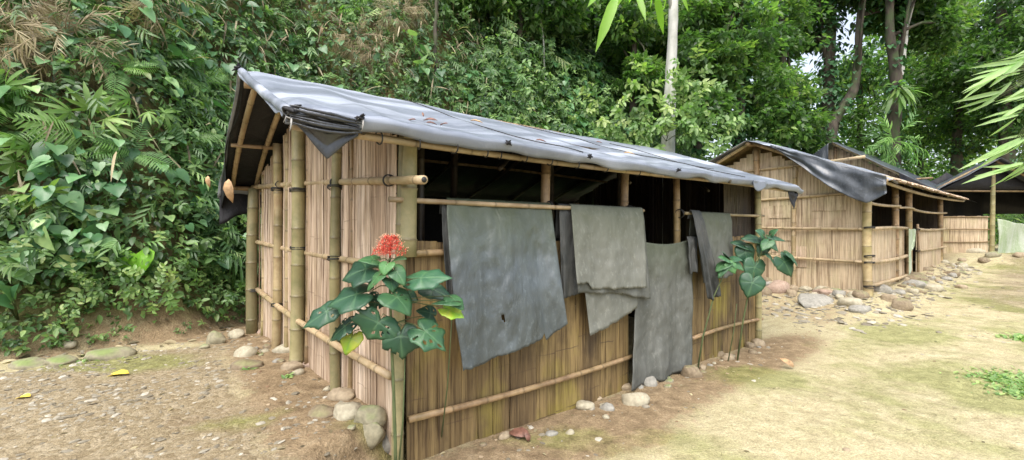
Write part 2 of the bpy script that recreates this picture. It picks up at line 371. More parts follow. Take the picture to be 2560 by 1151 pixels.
def stone_mat(name, a, b_, moss=0, mc=(.1, .15, .03)):
    m, nt, b = newmat(name)
    n = noisen(nt, 7, 7, None, .65); n2 = noisen(nt, 30, 4); n3 = noisen(nt, 3.5, 4)
    c = ramp(nt, n, [(.3, a), (.7, b_)]); c = mixc(nt, .25, c, ramp(nt, n2, [(.35, tuple(x * .5 for x in a)), (.65, b_)]))
    if moss:
        g = N(nt, 'ShaderNodeNewGeometry'); s = N(nt, 'ShaderNodeSeparateXYZ'); nt.links.new(g.outputs['Normal'], s.inputs[0])
        up = math_(nt, 'MULTIPLY', ramp(nt, math_(nt, 'ADD', math_(nt, 'MULTIPLY', s.outputs[2], .35), n3), [(.70, (0, 0, 0)), (.90, (1, 1, 1))]), moss)
        c = mixc(nt, up, c, mixc(nt, n2, mc, tuple(x * 1.8 for x in mc)))
    nt.links.new(c, b.inputs['Base Color']); b.inputs['Roughness'].default_value = .85
    bump(nt, b, math_(nt, 'ADD', n, math_(nt, 'MULTIPLY', n2, .4)), .6, .02); return m
M['st_pale'] = stone_mat('pale_river_stone', (.29, .255, .18), (.46, .42, .31)); M['st_tan'] = stone_mat('tan_river_stone', (.24, .18, .115), (.38, .31, .21))
M['st_grey'] = stone_mat('grey_slate', (.19, .18, .155), (.35, .335, .29)); M['st_moss'] = stone_mat('mossy_stone', (.19, .17, .11), (.34, .31, .21), .75)
M['st_brown'] = stone_mat('brown_stone', (.15, .11, .07), (.29, .23, .15), .35); M['st_pink'] = stone_mat('pinkish_stone', (.28, .19, .14), (.42, .32, .25))

# ground material: rnd = (moss, red soil, gravel)
def ground_mat():
    m, nt, b = newmat('packed_earth')
    r, g, bl = attr(nt); al = N(nt, 'ShaderNodeAttribute', attribute_name='rnd').outputs['Alpha']
    n1 = noisen(nt, 1.6, 6, None, .6); n2 = noisen(nt, 8, 6, None, .65); n3 = noisen(nt, 60, 3)
    c = ramp(nt, n2, [(.3, (.32, .275, .16)), (.5, (.42, .37, .225)), (.7, (.50, .45, .295))])
    soil = ramp(nt, n2, [(.3, (.15, .105, .06)), (.55, (.27, .20, .12)), (.75, (.37, .29, .185))])
    def mask(v, sh): return ramp(nt, math_(nt, 'ADD', v, math_(nt, 'MULTIPLY', math_(nt, 'SUBTRACT', sh, .5), 1.0)), [(.38, (0, 0, 0)), (.62, (1, 1, 1))])
    c = mixc(nt, mask(g, n2), c, soil)
    v = N(nt, 'ShaderNodeTexVoronoi'); v.inputs['Scale'].default_value = 26
    tc = N(nt, 'ShaderNodeTexCoord'); nt.links.new(tc.outputs['Object'], v.inputs['Vector'])
    vs = N(nt, 'ShaderNodeSeparateColor'); nt.links.new(v.outputs['Color'], vs.inputs[0])
    grav = ramp(nt, vs.outputs[0], [(0, (.18, .135, .08)), (.5, (.24, .19, .12)), (1, (.30, .25, .175))])
    c = mixc(nt, math_(nt, 'MULTIPLY', mask(bl, n1), .85), c, grav)
    mo = ramp(nt, n2, [(.3, (.09, .12, .02)), (.6, (.22, .25, .06)), (.8, (.33, .33, .12))])
    c = mixc(nt, math_(nt, 'MULTIPLY', mask(r, n1), .55), c, mo)
    n5 = noisen(nt, 150, 3, None, .7)
    c = mixc(nt, .5, c, ramp(nt, n3, [(.3, (.5, .48, .45)), (.7, (1.35, 1.35, 1.35))]), 'MULTIPLY')
    c = mixc(nt, .6, c, ramp(nt, n5, [(.32, (.45, .42, .38)), (.5, (1, 1, 1)), (.68, (1.5, 1.5, 1.5))]), 'MULTIPLY')
    hc = ramp(nt, n2, [(.3, (.06, .045, .025)), (.55, (.15, .105, .06)), (.75, (.25, .18, .11))])
    hc = mixc(nt, ramp(nt, n1, [(.36, (0, 0, 0)), (.55, (.9, .9, .9))]), hc, ramp(nt, n2, [(.3, (.07, .075, .025)), (.7, (.21, .20, .08))]))
    c = mixc(nt, ramp(nt, math_(nt, 'ADD', al, math_(nt, 'MULTIPLY', math_(nt, 'SUBTRACT', n2, .5), .7)), [(.3, (0, 0, 0)), (.7, (1, 1, 1))]), c, hc)
    nt.links.new(c, b.inputs['Base Color']); b.inputs['Roughness'].default_value = .92; b.inputs['Specular IOR Level'].default_value = .2
    h = math_(nt, 'ADD', n2, math_(nt, 'ADD', math_(nt, 'MULTIPLY', n3, .4), math_(nt, 'MULTIPLY', math_(nt, 'MULTIPLY', v.outputs['Distance'], bl), -.3)))
    bump(nt, b, h, .9, .035); return m
M['ground'] = ground_mat()
def hill_mat():
    m, nt, b = newmat('hillside_soil')
    n1 = noisen(nt, 1.7, 5); n2 = noisen(nt, 9, 6, None, .65)
    c = ramp(nt, n2, [(.3, (.05, .03, .018)), (.55, (.13, .075, .04)), (.75, (.24, .14, .08))])
    c = mixc(nt, ramp(nt, n1, [(.42, (0, 0, 0)), (.6, (.85, .85, .85))]), c, ramp(nt, n2, [(.3, (.04, .055, .015)), (.7, (.14, .15, .045))]))
    nt.links.new(c, b.inputs['Base Color']); b.inputs['Roughness'].default_value = .95; bump(nt, b, n2, .9, .06); return m
M['hill'] = M['ground']

# ------------------------------------------------------------------ ground and hillside
def lines(*segs):
    r = []
    for a, b, st in segs: r.append(np.arange(a, b, st))
    return np.concatenate(r + [[segs[-1][1]]])
gx = lines((-60, -12, 4), (-12, -7, .4), (-7, 9, .07), (9, 24, .2), (24, 100, 4)); gy = lines((-40, 1.6, 3), (1.6, 9, .065), (9, 26, .2), (26, 140, 5))
GX, GY = np.meshgrid(gx, gy, indexing='ij'); GZ = gz(GX, GY)
S_, Q_ = sq(GX, GY); U_ = foot_u(GX, GY)
def blob(px, py, rx, ry=None):
    p = hit(px, py); ry = ry or rx
    return np.exp(-(((GX - p[0]) / rx) ** 2 + ((GY - p[1]) / ry) ** 2))
nz = fbm(GX * .9, GY * .9, 4, 77)
moss = .2 + .5 * (nz - .45) + .2 * sm(.1, 1.2, -Q_) * sm(-1, 1, S_) + .7 * blob(2230, 835, .5) + .6 * blob(1900, 940, .35) + .55 * blob(230, 915, .5, .2) + .5 * blob(2440, 960, .5) + .4 * blob(1330, 1100, .4, .2)
moss = moss + .45 * blob(600, 1060, .35, .2) + .4 * blob(950, 1110, .3, .2) + .35 * blob(350, 905, .8, .2)
red = .1 + .75 * sm(-1.6, -.3, S_) * sm(-.9, 0.2, Q_) * (S_ < .1) + .75 * np.exp(-((Q_ + .35) / .45) ** 2) * (S_ > 0) * (1 - sm(5.4, 7, S_)) + .38 * sm(6.2, 7.4, S_) * sm(-1.0, -.1, Q_) + .35 * blob(1380, 1060, .5, .4) + .25 * blob(1600, 1100, .6, .3) + .4 * blob(450, 1060, .7, .25) + .5 * sm(-.5, 0, U_)
grav = .15 + .75 * sm(-.2, -1.3, S_) * sm(-.35, -.9, U_) + .5 * sm(8, 12, S_) * sm(-.6, -2, Q_)
red = red - .2 * (grav > .5); moss = moss * (1 - .25 * sm(-.3, -1, S_) * 0)
COL = np.stack([np.clip(moss, 0, 1), np.clip(red, 0, 1), np.clip(grav, 0, 1), sm(-.15, .55, U_)], -1)
P = np.stack([GX, GY, GZ], -1)
uf = (U_[:-1, :-1] + U_[1:, 1:]) / 2
g = MB(); g.grid(P, COL, skip=uf > .12); tag(g.build('ground', M['ground']), kind='structure')
g = MB(); g.grid(P, COL, skip=uf <= .12); tag(g.build('hillside', M['hill']), kind='structure')

# ------------------------------------------------------------------ small stones as ground cover
def rock_template(seed, flat=.4, sub=0):
    r = np.random.default_rng(seed)
    ph = (1 + 5 ** .5) / 2
    v = norm(np.array([(-1, ph, 0), (1, ph, 0), (-1, -ph, 0), (1, -ph, 0), (0, -1, ph), (0, 1, ph), (0, -1, -ph), (0, 1, -ph), (ph, 0, -1), (ph, 0, 1), (-ph, 0, -1), (-ph, 0, 1)], float))
    f = [(0, 11, 5), (0, 5, 1), (0, 1, 7), (0, 7, 10), (0, 10, 11), (1, 5, 9), (5, 11, 4), (11, 10, 2), (10, 7, 6), (7, 1, 8), (3, 9, 4), (3, 4, 2), (3, 2, 6), (3, 6, 8), (3, 8, 9), (4, 9, 5), (2, 4, 11), (6, 2, 10), (8, 6, 7), (9, 8, 1)]
    v = v * r.uniform(.75, 1.1, (12, 1)); v[:, 2] *= flat; v = v * .5
    mb = MB(); mb.add(v, f); return mb.template()
RT = [rock_template(i, .22 + .08 * (i % 4)) for i in range(8)]
def gravel(name, n, region, smin, smax, mat, label, cat, dens):
    mb = MB(); x = rng.uniform(region[0], region[1], n * 4); y = rng.uniform(region[2], region[3], n * 4)
    d = dens(x, y); k = rng.random(n * 4) < d; x, y = x[k][:n], y[k][:n]; m = len(x)
    s = smin + (smax - smin) * rng.random(m) ** 3.5
    z = gz(x, y) + s * .02
    ids = rng.integers(0, 8, m)
    for i in range(8):
        j = ids == i; c = j.sum()
        if not c: continue
        a = rng.uniform(0, 6.28, c); A = np.stack([np.cos(a), np.sin(a), rng.normal(0, .12, c)], -1); Nn = np.stack([rng.normal(0, .15, c), rng.normal(0, .15, c), np.ones(c)], -1)
        S = s[j][:, None] * np.stack([rng.uniform(.5, 1, c), np.ones(c), rng.uniform(.6, 1, c)], -1)
        mb.inst(RT[i], np.stack([x[j], y[j], z[j]], -1), A, Nn, S, np.stack([rng.random(c), rng.random(c), np.zeros(c), np.zeros(c)], -1))
    return tag(mb.build(name, mat, smooth=False), label, cat, kind='stuff')
m, nt, b = newmat('gravel_stone'); r_, g_, b_ = attr(nt)
c_ = ramp(nt, r_, [(0, (.14, .12, .085)), (.4, (.21, .185, .135)), (.75, (.28, .255, .20)), (1, (.44, .41, .34))]); nt.links.new(c_, b.inputs['Base Color']); b.inputs['Roughness'].default_value = .9; M['gravel'] = m
m, nt, b = newmat('soil_crumb'); r_, g_, b_ = attr(nt)
c_ = ramp(nt, r_, [(0, (.12, .07, .04)), (.6, (.27, .17, .10)), (1, (.42, .33, .22))]); nt.links.new(c_, b.inputs['Base Color']); b.inputs['Roughness'].default_value = .95; M['crumb'] = m
def inhut(x, y):
    s, q = sq(x, y); return (s > -.05) & (s < 5.4) & (q > -.02) & (q < 3.6)
def d1(x, y):
    s, q = sq(x, y); u = foot_u(x, y)
    return ((u < .05) & (s < -.15)) * (.25 + .75 * sm(-.3, -1.4, s)) * np.clip((fbm(x * 1.5, y * 1.5, 3, 9) - .25) * 2.4, .1, 1) * ~inhut(x, y)
gravel('path_gravel', 5200, (-6, 1, 2.2, 7), .01, .075, M['gravel'], 'flat grey stone chips strewn over the earth path left of the hut', 'gravel', d1)
def d2(x, y):
    s, q = sq(x, y)
    return (np.exp(-((q + .32) / .28) ** 2) * (s > 0) * (s < 7.5) + .07 * (q < -.3) * (q > -2) * (s > -.6) + .3 * (s > 7.5) * (q < -.8) * (q > -6) + .8 * np.exp(-((s + .35) / .3) ** 2) * (q > -.7) * (q < 4)) * ~inhut(x, y)
gravel('soil_crumbs', 7000, (-4, 22, 2.2, 19), .01, .05, M['crumb'], 'brown soil crumbs and pebbles along the foot of the huts', 'soil crumbs', d2)
gravel('terrace_rubble', 4200, (3, 16, 5, 16), .045, .2, M['gravel'], 'loose rubble and stone chips on the slope below the second hut', 'rubble', lambda x, y: (lambda s, q: sm(6.4, 8.4, s) * (s < 9.35) * sm(-1.5, -.5, q) * (q < 4) + (s > 9.35) * (s < 17.5) * np.exp(-((q + .75) / .28) ** 2))(*sq(x, y)))
gravel('pale_pebbles', 2600, (-2, 22, 2.2, 19), .022, .10, M['gravel'], 'pale pebbles lying on the yellow earth path', 'pebbles', d2)

# ------------------------------------------------------------------ stones one could pick up
def stone(px, py, wpx, hpx, mat, label, group=None, flat=None, ang=0.0, seed=None, blocky=0.0, name='stone', lift=0.0, p=None):
    if p is None: p = hit(px, py)
    W = wpx * p[1] / FPX; H = hpx * p[1] / FPX
    bm_n = 3; mb = MB(); r = np.random.default_rng(seed if seed is not None else int(px * 7 + py))
    nu, nv = 18, 11
    th = np.linspace(0, 2 * np.pi, nu + 1); ph = np.linspace(-np.pi / 2, np.pi / 2, nv)
    T, F = np.meshgrid(th, ph, indexing='ij')
    d = np.stack([np.cos(F) * np.cos(T), np.cos(F) * np.sin(T), np.sin(F)], -1)
    sx = r.uniform(0, 50)
    rad = np.ones(T.shape)
    for i in range(T.shape[0]):
        for j in range(T.shape[1]):
            v = Vector(d[i, j]); rad[i, j] = 1 + .22 * mnoise.noise(v * 1.3 + Vector((sx, 0, 0))) + .08 * mnoise.noise(v * 3.5 + Vector((0, sx, 0)))
    if blocky:
        q = d / np.max(np.abs(d), -1, keepdims=True) ; d = d * (1 - blocky) + q * blocky * .85
    X = d * rad[..., None] * np.array([W / 2, W / 2 * r.uniform(.55, .8), max(H, .02) * .62])
    npl = 9 if mat not in ('st_pale', 'st_tan') or blocky > .4 else 4
    sc_ = np.array([W / 2, W / 2 * .7, max(H, .02) * .62]); Un = X / sc_
    for _ in range(npl):
        pn = norm(r.normal(0, 1, 3)); hh = r.uniform(.62, .9); ex = np.clip(Un @ pn - hh, 0, None); Un = Un - ex[..., None] * pn * .85
    X = Un * sc_
    X[-1] = X[0]
    if 'large dark grey flat slab' in label: X[..., 2] += X[..., 1] * .45
    ca, sa = math.cos(ang), math.sin(ang)
    X = np.stack([X[..., 0] * ca - X[..., 1] * sa, X[..., 0] * sa + X[..., 1] * ca, X[..., 2]], -1)
    loc = p + np.array([0, W * (.3 if group != 'stones holding down the door sheet' else -.12), max(H, .02) * .26 + lift])
    loc[2] = gz(loc[0], loc[1]) + max(H, .02) * .13 + lift if not lift else loc[2]
    mb.grid(X + loc); o = mb.build(name, M[mat], origin=loc); return tag(o, label, 'stone', group)
ST = [
 (40, 925, 100, 30, 'st_moss', 'long mossy green stone at the far left edge of the path', 'left kerb'),
 (130, 915, 85, 24, 'st_moss', 'grey green mossy stone between the two longest kerb stones on the left', 'left kerb'),
 (240, 902, 125, 34, 'st_moss', 'longest mossy green kerb stone, right end of the row at the bank foot', 'left kerb'),
 (160, 884, 46, 16, 'st_pale', 'small pale flat stone behind the mossy kerb stones', None),
 (530, 862, 55, 44, 'st_moss', 'dark mossy rock standing at the bank foot left of the hut', None),
 (583, 848, 46, 26, 'st_pale', 'pale rounded stone beside the dark mossy rock', None),
 (505, 874, 30, 16, 'st_moss', 'small dark mossy stone below the dark mossy rock', None),
 (625, 832, 26, 13, 'st_tan', 'leftmost small stone of the short row by the far corner post', None),
 (650, 834, 26, 13, 'st_pink', 'middle pinkish stone of the short row by the far corner post', None),
 (675, 832, 20, 12, 'st_pale', 'small pale stone touching the foot of the far corner post', None),
 (603, 893, 60, 30, 'st_pale', 'pale yellow flat stone tilted in the dirt left of the end wall', None),
 (603, 925, 85, 28, 'st_brown', 'half buried brown green flat stone below the pale yellow stone', None),
 (700, 886, 66, 24, 'st_pale', 'pale oval flat stone below the thin brown post of the end wall', None),
 (723, 928, 48, 28, 'st_tan', 'smooth rounded stone left of the thick post foot', None),
 (775, 920, 58, 24, 'st_pink', 'pinkish stone lying in front of the thick post foot', None),
 (800, 935, 34, 22, 'st_brown', 'dark brown stone just right of the thick post foot', None),
 (845, 1005, 78, 32, 'st_tan', 'smooth tan oval stone on top of the corner stone pile', 'corner pile'),
 (857, 1055, 80, 48, 'st_pale', 'pale angular slab under the tan oval stone', 'corner pile'),
 (793, 1048, 74, 32, 'st_brown', 'half buried brown stone left of the pale angular slab', 'corner pile'),
 (912, 1082, 92, 50, 'st_moss', 'large rounded stone capped with moss by the near corner post', 'corner pile'),
 (922, 1140, 80, 60, 'st_moss', 'angular mossy block at the bottom of the corner stone pile', 'corner pile'),
 (965, 1140, 46, 44, 'st_grey', 'grey stone wedged against the foot of the near corner post', 'corner pile'),
 (948, 1092, 36, 30, 'st_brown', 'small brown stone between the mossy stone and the corner post', 'corner pile'),
 (1584, 1005, 72, 40, 'st_pale', 'large pale oval stone in front of the door sheet', 'door stones'),
 (1560, 972, 40, 22, 'st_tan', 'tan stone under the left bottom corner of the door sheet', 'door stones'),
 (1590, 968, 30, 20, 'st_tan', 'small tan stone behind the large pale oval stone', 'door stones'),
 (1622, 962, 46, 30, 'st_grey', 'grey angular stone at the middle of the door sheet hem', 'door stones'),
 (1726, 940, 50, 38, 'st_brown', 'greenish rounded boulder at the right of the door sheet', 'door stones'),
 (1714, 918, 38, 12, 'st_pink', 'thin flat stone leaning on the greenish boulder', 'door stones'),
 (1700, 908, 26, 10, 'st_tan', 'smallest flat stone on the right hem of the door sheet', 'door stones'),
 (1385, 1034, 50, 34, 'st_moss', 'mossy stone against the front wall below the middle sheets', None),
 (1466, 1028, 52, 24, 'st_pale', 'pale yellow stone at the wall foot right of the mossy stone', None),
 (1520, 1030, 42, 22, 'st_grey', 'grey flat stone between the pale yellow stone and the door', None),
 (1495, 1004, 26, 12, 'st_tan', 'small tan stone behind the pale yellow wall foot stone', None),
 (1426, 1090, 22, 15, 'st_pale', 'small whitish pebble on the path below the mossy wall stone', None),
 (1248, 1078, 28, 12, 'st_moss', 'small greenish stone at the wall foot above the brown leaf', None),
 (1380, 1092, 34, 12, 'st_grey', 'flat grey stone on the dirt left of the whitish pebble', None),
 (1516, 1050, 20, 10, 'st_pale', 'tiny pale stone on the path below the grey flat stone', None),
 (1778, 895, 24, 11, 'st_brown', 'dark small stone right of the door at the wall foot', None),
 (1803, 893, 26, 20, 'st_brown', 'brown upright stone second from the door at the wall foot', None),
 (1826, 902, 36, 22, 'st_tan', 'tan stone third from the door at the wall foot', None),
 (1880, 872, 26, 20, 'st_brown', 'brown stone left of the far front corner of the hut', None),
 (1900, 866, 38, 20, 'st_tan', 'flat tan stone at the far front corner of the hut', None),
 (1915, 742, 44, 26, 'st_brown', 'dark stone at the left end of the second hut terrace', 'terrace edge stones'),
 (1958, 733, 66, 36, 'st_pink', 'wide pinkish boulder at the left of the second hut terrace', 'terrace edge stones'),
 (1985, 742, 30, 20, 'st_tan', 'small tan stone between the pinkish boulder and the grey slab', 'terrace edge stones'),
 (2065, 768, 112, 22, 'st_grey', 'large dark grey flat slab in front of the second hut end wall', 'terrace edge stones'),
 (2140, 768, 62, 26, 'st_pale', 'pale flat stone right of the large grey slab', 'terrace edge stones'),
 (2165, 784, 60, 20, 'st_grey', 'grey flat stone below the second hut corner post', 'terrace edge stones'),
 (2080, 737, 70, 16, 'st_pink', 'flat pink stone behind the large grey slab', 'terrace edge stones'),
 (2128, 738, 36, 16, 'st_tan', 'tan stone under the end wall right of the slab', 'terrace edge stones'),
 (2267, 780, 52, 36, 'st_brown', 'dark brown boulder at the foot of the second hut front terrace', 'terrace edge stones'),
 (2300, 722, 52, 22, 'st_grey', 'grey green stone below the gap between the two front panels', 'terrace edge stones'),
 (2345, 730, 52, 20, 'st_pale', 'pale flat stone lying out on the path by the second hut', 'terrace edge stones'),
 (2412, 632, 50, 18, 'st_pale', 'pale stone at the left foot of the shelter wall', None),
 (2452, 633, 44, 16, 'st_pale', 'pale rounded stone under the shelter post', None),
 (2412, 722, 30, 12, 'st_tan', 'small yellowish stone on the path past the second hut', None),
 (2120, 1130, 18, 8, 'st_tan', 'tiny stone on the bright path at the lower right', None),
]
for a in ST:
    px, py, wp, hp, mt, lb, gp = a
    blk = .75 if ('slab' in lb or 'angular' in lb or 'block' in lb) else random.uniform(0, .35)
    stone(px, py, wp, hp, mt, lb, gp and {'left kerb': 'mossy kerb stones along the bank foot', 'corner pile': 'stones piled at the near corner of the hut', 'door stones': 'stones holding down the door sheet'}.get(gp, gp), ang=random.uniform(-.3, .3), blocky=blk)
rb = random.Random(15)
for k in range(34):
    front = k < 22
    if front: s_ = rb.uniform(.5, 5.3); pp = C + s_ * D1 - rb.uniform(.09, .30) * D2
    else: t_ = rb.uniform(.1, 3.4); pp = C + t_ * EW + rb.uniform(.1, .34) * np.array([-EW[1], EW[0]])
    p = np.array([pp[0], pp[1], float(gz(pp[0], pp[1]))]); wm = rb.uniform(.05, .13); wd = wm * FPX / p[1]; mt_ = ['st_tan', 'st_brown', 'st_pale', 'st_moss', 'st_grey'][k % 5]
    cn = {'st_brown': 'brown', 'st_tan': 'tan', 'st_moss': 'mossy', 'st_pale': 'pale', 'st_grey': 'grey'}[mt_]
    if front: pl2 = 'under the big bluish sheet' if s_ < 1.5 else 'under the doubled sheet' if s_ < 2.45 else 'before the door sheet' if s_ < 3.55 else 'right of the doorway'
    else: pl2 = 'between corner and thick post' if t_ < 1.9 else 'beyond the thick post'
    stone(0, 0, wd, wd * rb.uniform(.3, .5), mt_, ['small', 'little', 'tiny', 'smallish', 'flat', 'low', 'thin'][k % 7] + ' ' + cn + (' stone at the front wall foot ' if front else ' stone at the end wall foot ') + pl2, 'small stones along the near hut wall foot', p=p, seed=k + 700, blocky=rb.uniform(0, .5), ang=rb.uniform(-1, 1))
rb = random.Random(5)
for k in range(90):   # rubble of the terrace
    if k < 50: s = rb.uniform(8.95, 9.7) - .3 * rb.random(); q = rb.uniform(-.75, 2.9); pp = C + s * D1 + q * D2
    else: s = rb.uniform(9.6, 17.2); q = -.27 - rb.uniform(.1, .65); pp = C + s * D1 + q * D2
    p = np.array([pp[0], pp[1], float(gz(pp[0], pp[1]))]); wm = rb.uniform(.10, .38); wd = wm * FPX / p[1]; mt_ = rb.choice(['st_brown', 'st_tan', 'st_moss', 'st_pale', 'st_brown', 'st_grey'])
    cn = {'st_brown': 'brown', 'st_tan': 'tan', 'st_moss': 'mossy', 'st_pale': 'pale', 'st_pink': 'pinkish', 'st_grey': 'grey'}[mt_]; zn = 'small' if wm < .2 else 'middling' if wm < .29 else 'large'
    pl2 = (('near the corner post' if q < .5 else 'below the thin wall pole' if q < 1.7 else 'at its far left') + ' under the second hut end wall') if k < 50 else ('by the first front panel' if s < 12.7 else 'by the dark gap between panels' if s < 14 else 'by the farther front panel') + ' of the second hut'
    stone(p[0] / p[1] * FPX + 1280, 0, wd, wd * rb.uniform(.35, .6), mt_, zn + ' ' + ['rounded', 'angular', 'flat', 'long', 'squat', 'chipped', 'oval', 'narrow', 'tilted'][k % 9] + ' ' + cn + ' rubble stone ' + pl2,
          'rubble stones under the second hut', p=p, seed=k + 900, blocky=rb.uniform(0, .6), ang=rb.uniform(-1, 1))
for k in range(16):   # step of stones across the far path
    X = 13.2 + k * .42; pp = np.array([X, 13.4 + rb.uniform(-.25, .25) - .012 * k]); p = np.array([pp[0], pp[1], float(gz(pp[0], pp[1]))])
    wd = rb.uniform(.25, .5) * FPX / p[1]
    stone(0, 0, wd, wd * .45, ['st_brown', 'st_moss', 'st_tan'][k % 3], ['small', 'wide', 'low', 'rough', 'split'][k % 5] + ' ' + ['brown', 'mossy', 'tan'][k % 3] + ' stone in the low step across the far path, ' + ('nearest the second hut' if k < 5 else 'before the shelter wall' if k < 10 else 'before the green cloth'), 'stones of the low step across the far path', p=p, seed=k + 990, ang=rb.uniform(-.5, .5))

# ------------------------------------------------------------------ bamboo building blocks
def culm(mb, p0, p1, r, node=.33, sides=12, bend=.012, taper=.92, tone=None, rr=random):
    p0 = np.asarray(p0, float); p1 = np.asarray(p1, float); L = np.linalg.norm(p1 - p0)
    tone = rr.uniform(.35, .75) if tone is None else tone
    bz = norm(np.cross(p1 - p0, [rr.uniform(-1, 1), rr.uniform(-1, 1), rr.uniform(-1, 1)])) * bend * L * rr.choice([-1, 1])
    ts = [0.0]; rs = [1.0]; nb = [0.0]; g = [rr.random()]
    x = rr.uniform(.3, 1) * node; gi = rr.random()
    while x < L - .02:
        for d, k, m in ((-.018, .98, 0), (-.006, 1.06, .35), (0, 1.1, 1), (.005, 1.0, .6), (.02, .97, 0)):
            ts.append((x + d) / L); rs.append(k); nb.append(m); g.append(gi)
        gi = rr.random(); x += node * rr.uniform(.85, 1.15)
    ts.append(1.0); rs.append(1.0); nb.append(0.0); g.append(gi)
    ts = np.array(ts); o = np.argsort(ts); ts = ts[o]; rs = np.array(rs)[o]; nb = np.array(nb)[o]; g = np.array(g)[o]
    pts = p0 + (p1 - p0) * ts[:, None] + bz * (4 * ts * (1 - ts))[:, None]
    rad = r * rs * (1 - (1 - taper) * ts)
    c = np.stack([np.full(len(ts), tone), g, nb, np.zeros(len(ts))], -1)
    mb.tube(pts, rad, sides, c)
def pole(name, p0, p1, r, mat, parent, **k):
    mb = MB(); culm(mb, p0, p1, r, **k); return mb.build(name, M[mat], parent)
def lash(mb, p, axis, r, n=3, th=.004):
    axis = norm(axis); ref = np.array([0, 0, 1.]) if abs(axis[2]) < .8 else np.array([1., 0, 0])
    u = norm(np.cross(axis, ref)); v = np.cross(axis, u)
    for k in range(n):
        a = np.linspace(0, 2 * np.pi, 17); tl = random.uniform(-.25, .25)
        pts = p + axis * (k - n / 2) * th * 2.2 + r * (np.cos(a)[:, None] * u + np.sin(a)[:, None] * v) + axis * (np.cos(a) * tl * r)[:, None]
        mb.tube(pts, th, 5, cap=False)

def lasho(parent, *a):
    mb = MB(); lash(mb, *a); mb.build('lashing', M['cord'], parent)

def boards(mb, p0, p1, zb, zt, out, bw=(.1, .2), sw=(.018, .045), rr=None, th=.007, rag=.02, warp=.006, overlap=.012, bulge=.0016, gs=1.0):
    """split bamboo boards standing upright between two plan points"""
    rr = rr or random.Random(3)
    p0 = np.asarray(p0, float)[:2]; p1 = np.asarray(p1, float)[:2]; L = np.linalg.norm(p1 - p0); d = (p1 - p0) / L; out = np.asarray(out, float)
    x = 0.0
    while x < L - .01:
        w_ = min(rr.uniform(*bw), L - x); tone = rr.random(); ph = rr.random(); dep = rr.uniform(0, overlap)
        top = rr.uniform(-rag, rag * .3); bot = rr.uniform(-.01, .02); y = x
        while y < x + w_ - .003:
            v_ = min(rr.uniform(*sw), x + w_ - y); st = rr.random(); sd_ = dep + rr.uniform(0, .004); gap = gs * rr.choice([.0003, .0005, .0008, .003])
            a, b = y + gap, y + v_ - gap * .3
            if b - a < .003: y += v_; continue
            mid = (a + b) / 2
            zlo = zb(mid) + bot + rr.uniform(-.008, .008); zhi = zt(mid) + top + rr.uniform(-.012, .006)
            nz_ = 7; zs = np.linspace(zlo, zhi, nz_)
            if zhi - zlo < .02: y += v_; continue
            ww = warp * np.array([rr.uniform(-1, 1) for _ in range(nz_)])
            cols = []
            for (t, o) in ((a, -th), (a, 0), (mid, bulge), (b, 0), (b, -th)):
                pt = p0[None] + d[None] * (t + ww[:, None] * .25) + out[None] * (sd_ + o + ww * .6)[:, None]
                cols.append(np.concatenate([pt, zs[:, None]], 1))
            mb.grid(np.stack(cols, 0), (tone, st, ph, 0)); y += v_
        x += w_

def knot(mb, p, r, rr=random):
    """bunched knot of plastic tied with cord"""
    for k in range(7):
        a = rr.uniform(0, 6.28); e = rr.uniform(-.6, 1.1); d = np.array([math.cos(a) * math.cos(e), math.sin(a) * math.cos(e), math.sin(e)])
        pts = [p, p + d * r * .6, p + d * r * 1.1 + np.array([0, 0, -.15 * r])]
        mb.tube(pts, [r * .35, r * .22, r * .05], 6)
    a = np.linspace(0, 2 * np.pi, 13)
    mb.tube(p + r * .55 * np.stack([np.cos(a), np.sin(a), 0.3 * np.sin(a * 2)], -1), r * .16, 6, cap=False)

def sheet(name, mat, fn, nu=40, nv=40, parent=None, label=None, cat=None, group=None, holes=(), thick=.004, origin=None):
    U, V = np.meshgrid(np.linspace(0, 1, nu), np.linspace(0, 1, nv), indexing='ij')
    X = np.zeros((nu, nv, 3))
    for i in range(nu):
        for j in range(nv): X[i, j] = fn(U[i, j], V[i, j])
    sk = np.zeros((nu - 1, nv - 1), bool)
    for hu, hv, ru, rv in holes:
        uc = (U[:-1, :-1] + U[1:, 1:]) / 2; vc = (V[:-1, :-1] + V[1:, 1:]) / 2; sk |= ((uc - hu) / ru) ** 2 + ((vc - hv) / rv) ** 2 < 1
    mb = MB(); mb.grid(X, skip=sk); o = mb.build(name, M[mat], parent, thick=thick, origin=origin)
    return tag(o, label, cat, group)
def nz3(x, y, z=0): return mnoise.noise(Vector((x, y, z)))

# ------------------------------------------------------------------ the near hut
hut = empty('bamboo_hut', (C[0], C[1], 0.05), 'large nearest bamboo hut with grey black plastic roof and sheets hung along its open side', 'hut', 'bamboo huts with plastic roofs')
QE, QR, QB = -.35, 1.65, 3.93; ZE, ZR, ZB = 2.19, 2.97, 2.17
def roofz(q):
    return ZE + (ZR - ZE) * (q - QE) / (QR - QE) if q < QR else ZR + (ZB - ZR) * (q - QR) / (QB - QR)
out_end = np.array([-EW[1], EW[0]]); out_front = -D2
def q_of_t(t): p = t * EW; return p @ D2
rr1 = random.Random(21)
mb = MB(); boards(mb, C + out_end * .012, C + 3.6 * EW + out_end * .012, lambda t: .05 + .05 * t, lambda t: roofz(q_of_t(t)) - .06, out_end, bw=(.10, .28), sw=(.02, .085), rr=rr1, rag=.04, warp=.008, overlap=.03, bulge=.001)
mb.build('end_wall', M['board_end'], hut)
mb = MB(); boards(mb, C + .04 * D1, C + 2.44 * D1, lambda t: -.25, lambda t: 1.52 - .012 * t, out_front, bw=(.20, .38), sw=(.03, .11), rr=rr1, rag=.012, warp=.006)
o = mb.build('half_wall', M['board_front'], hut)
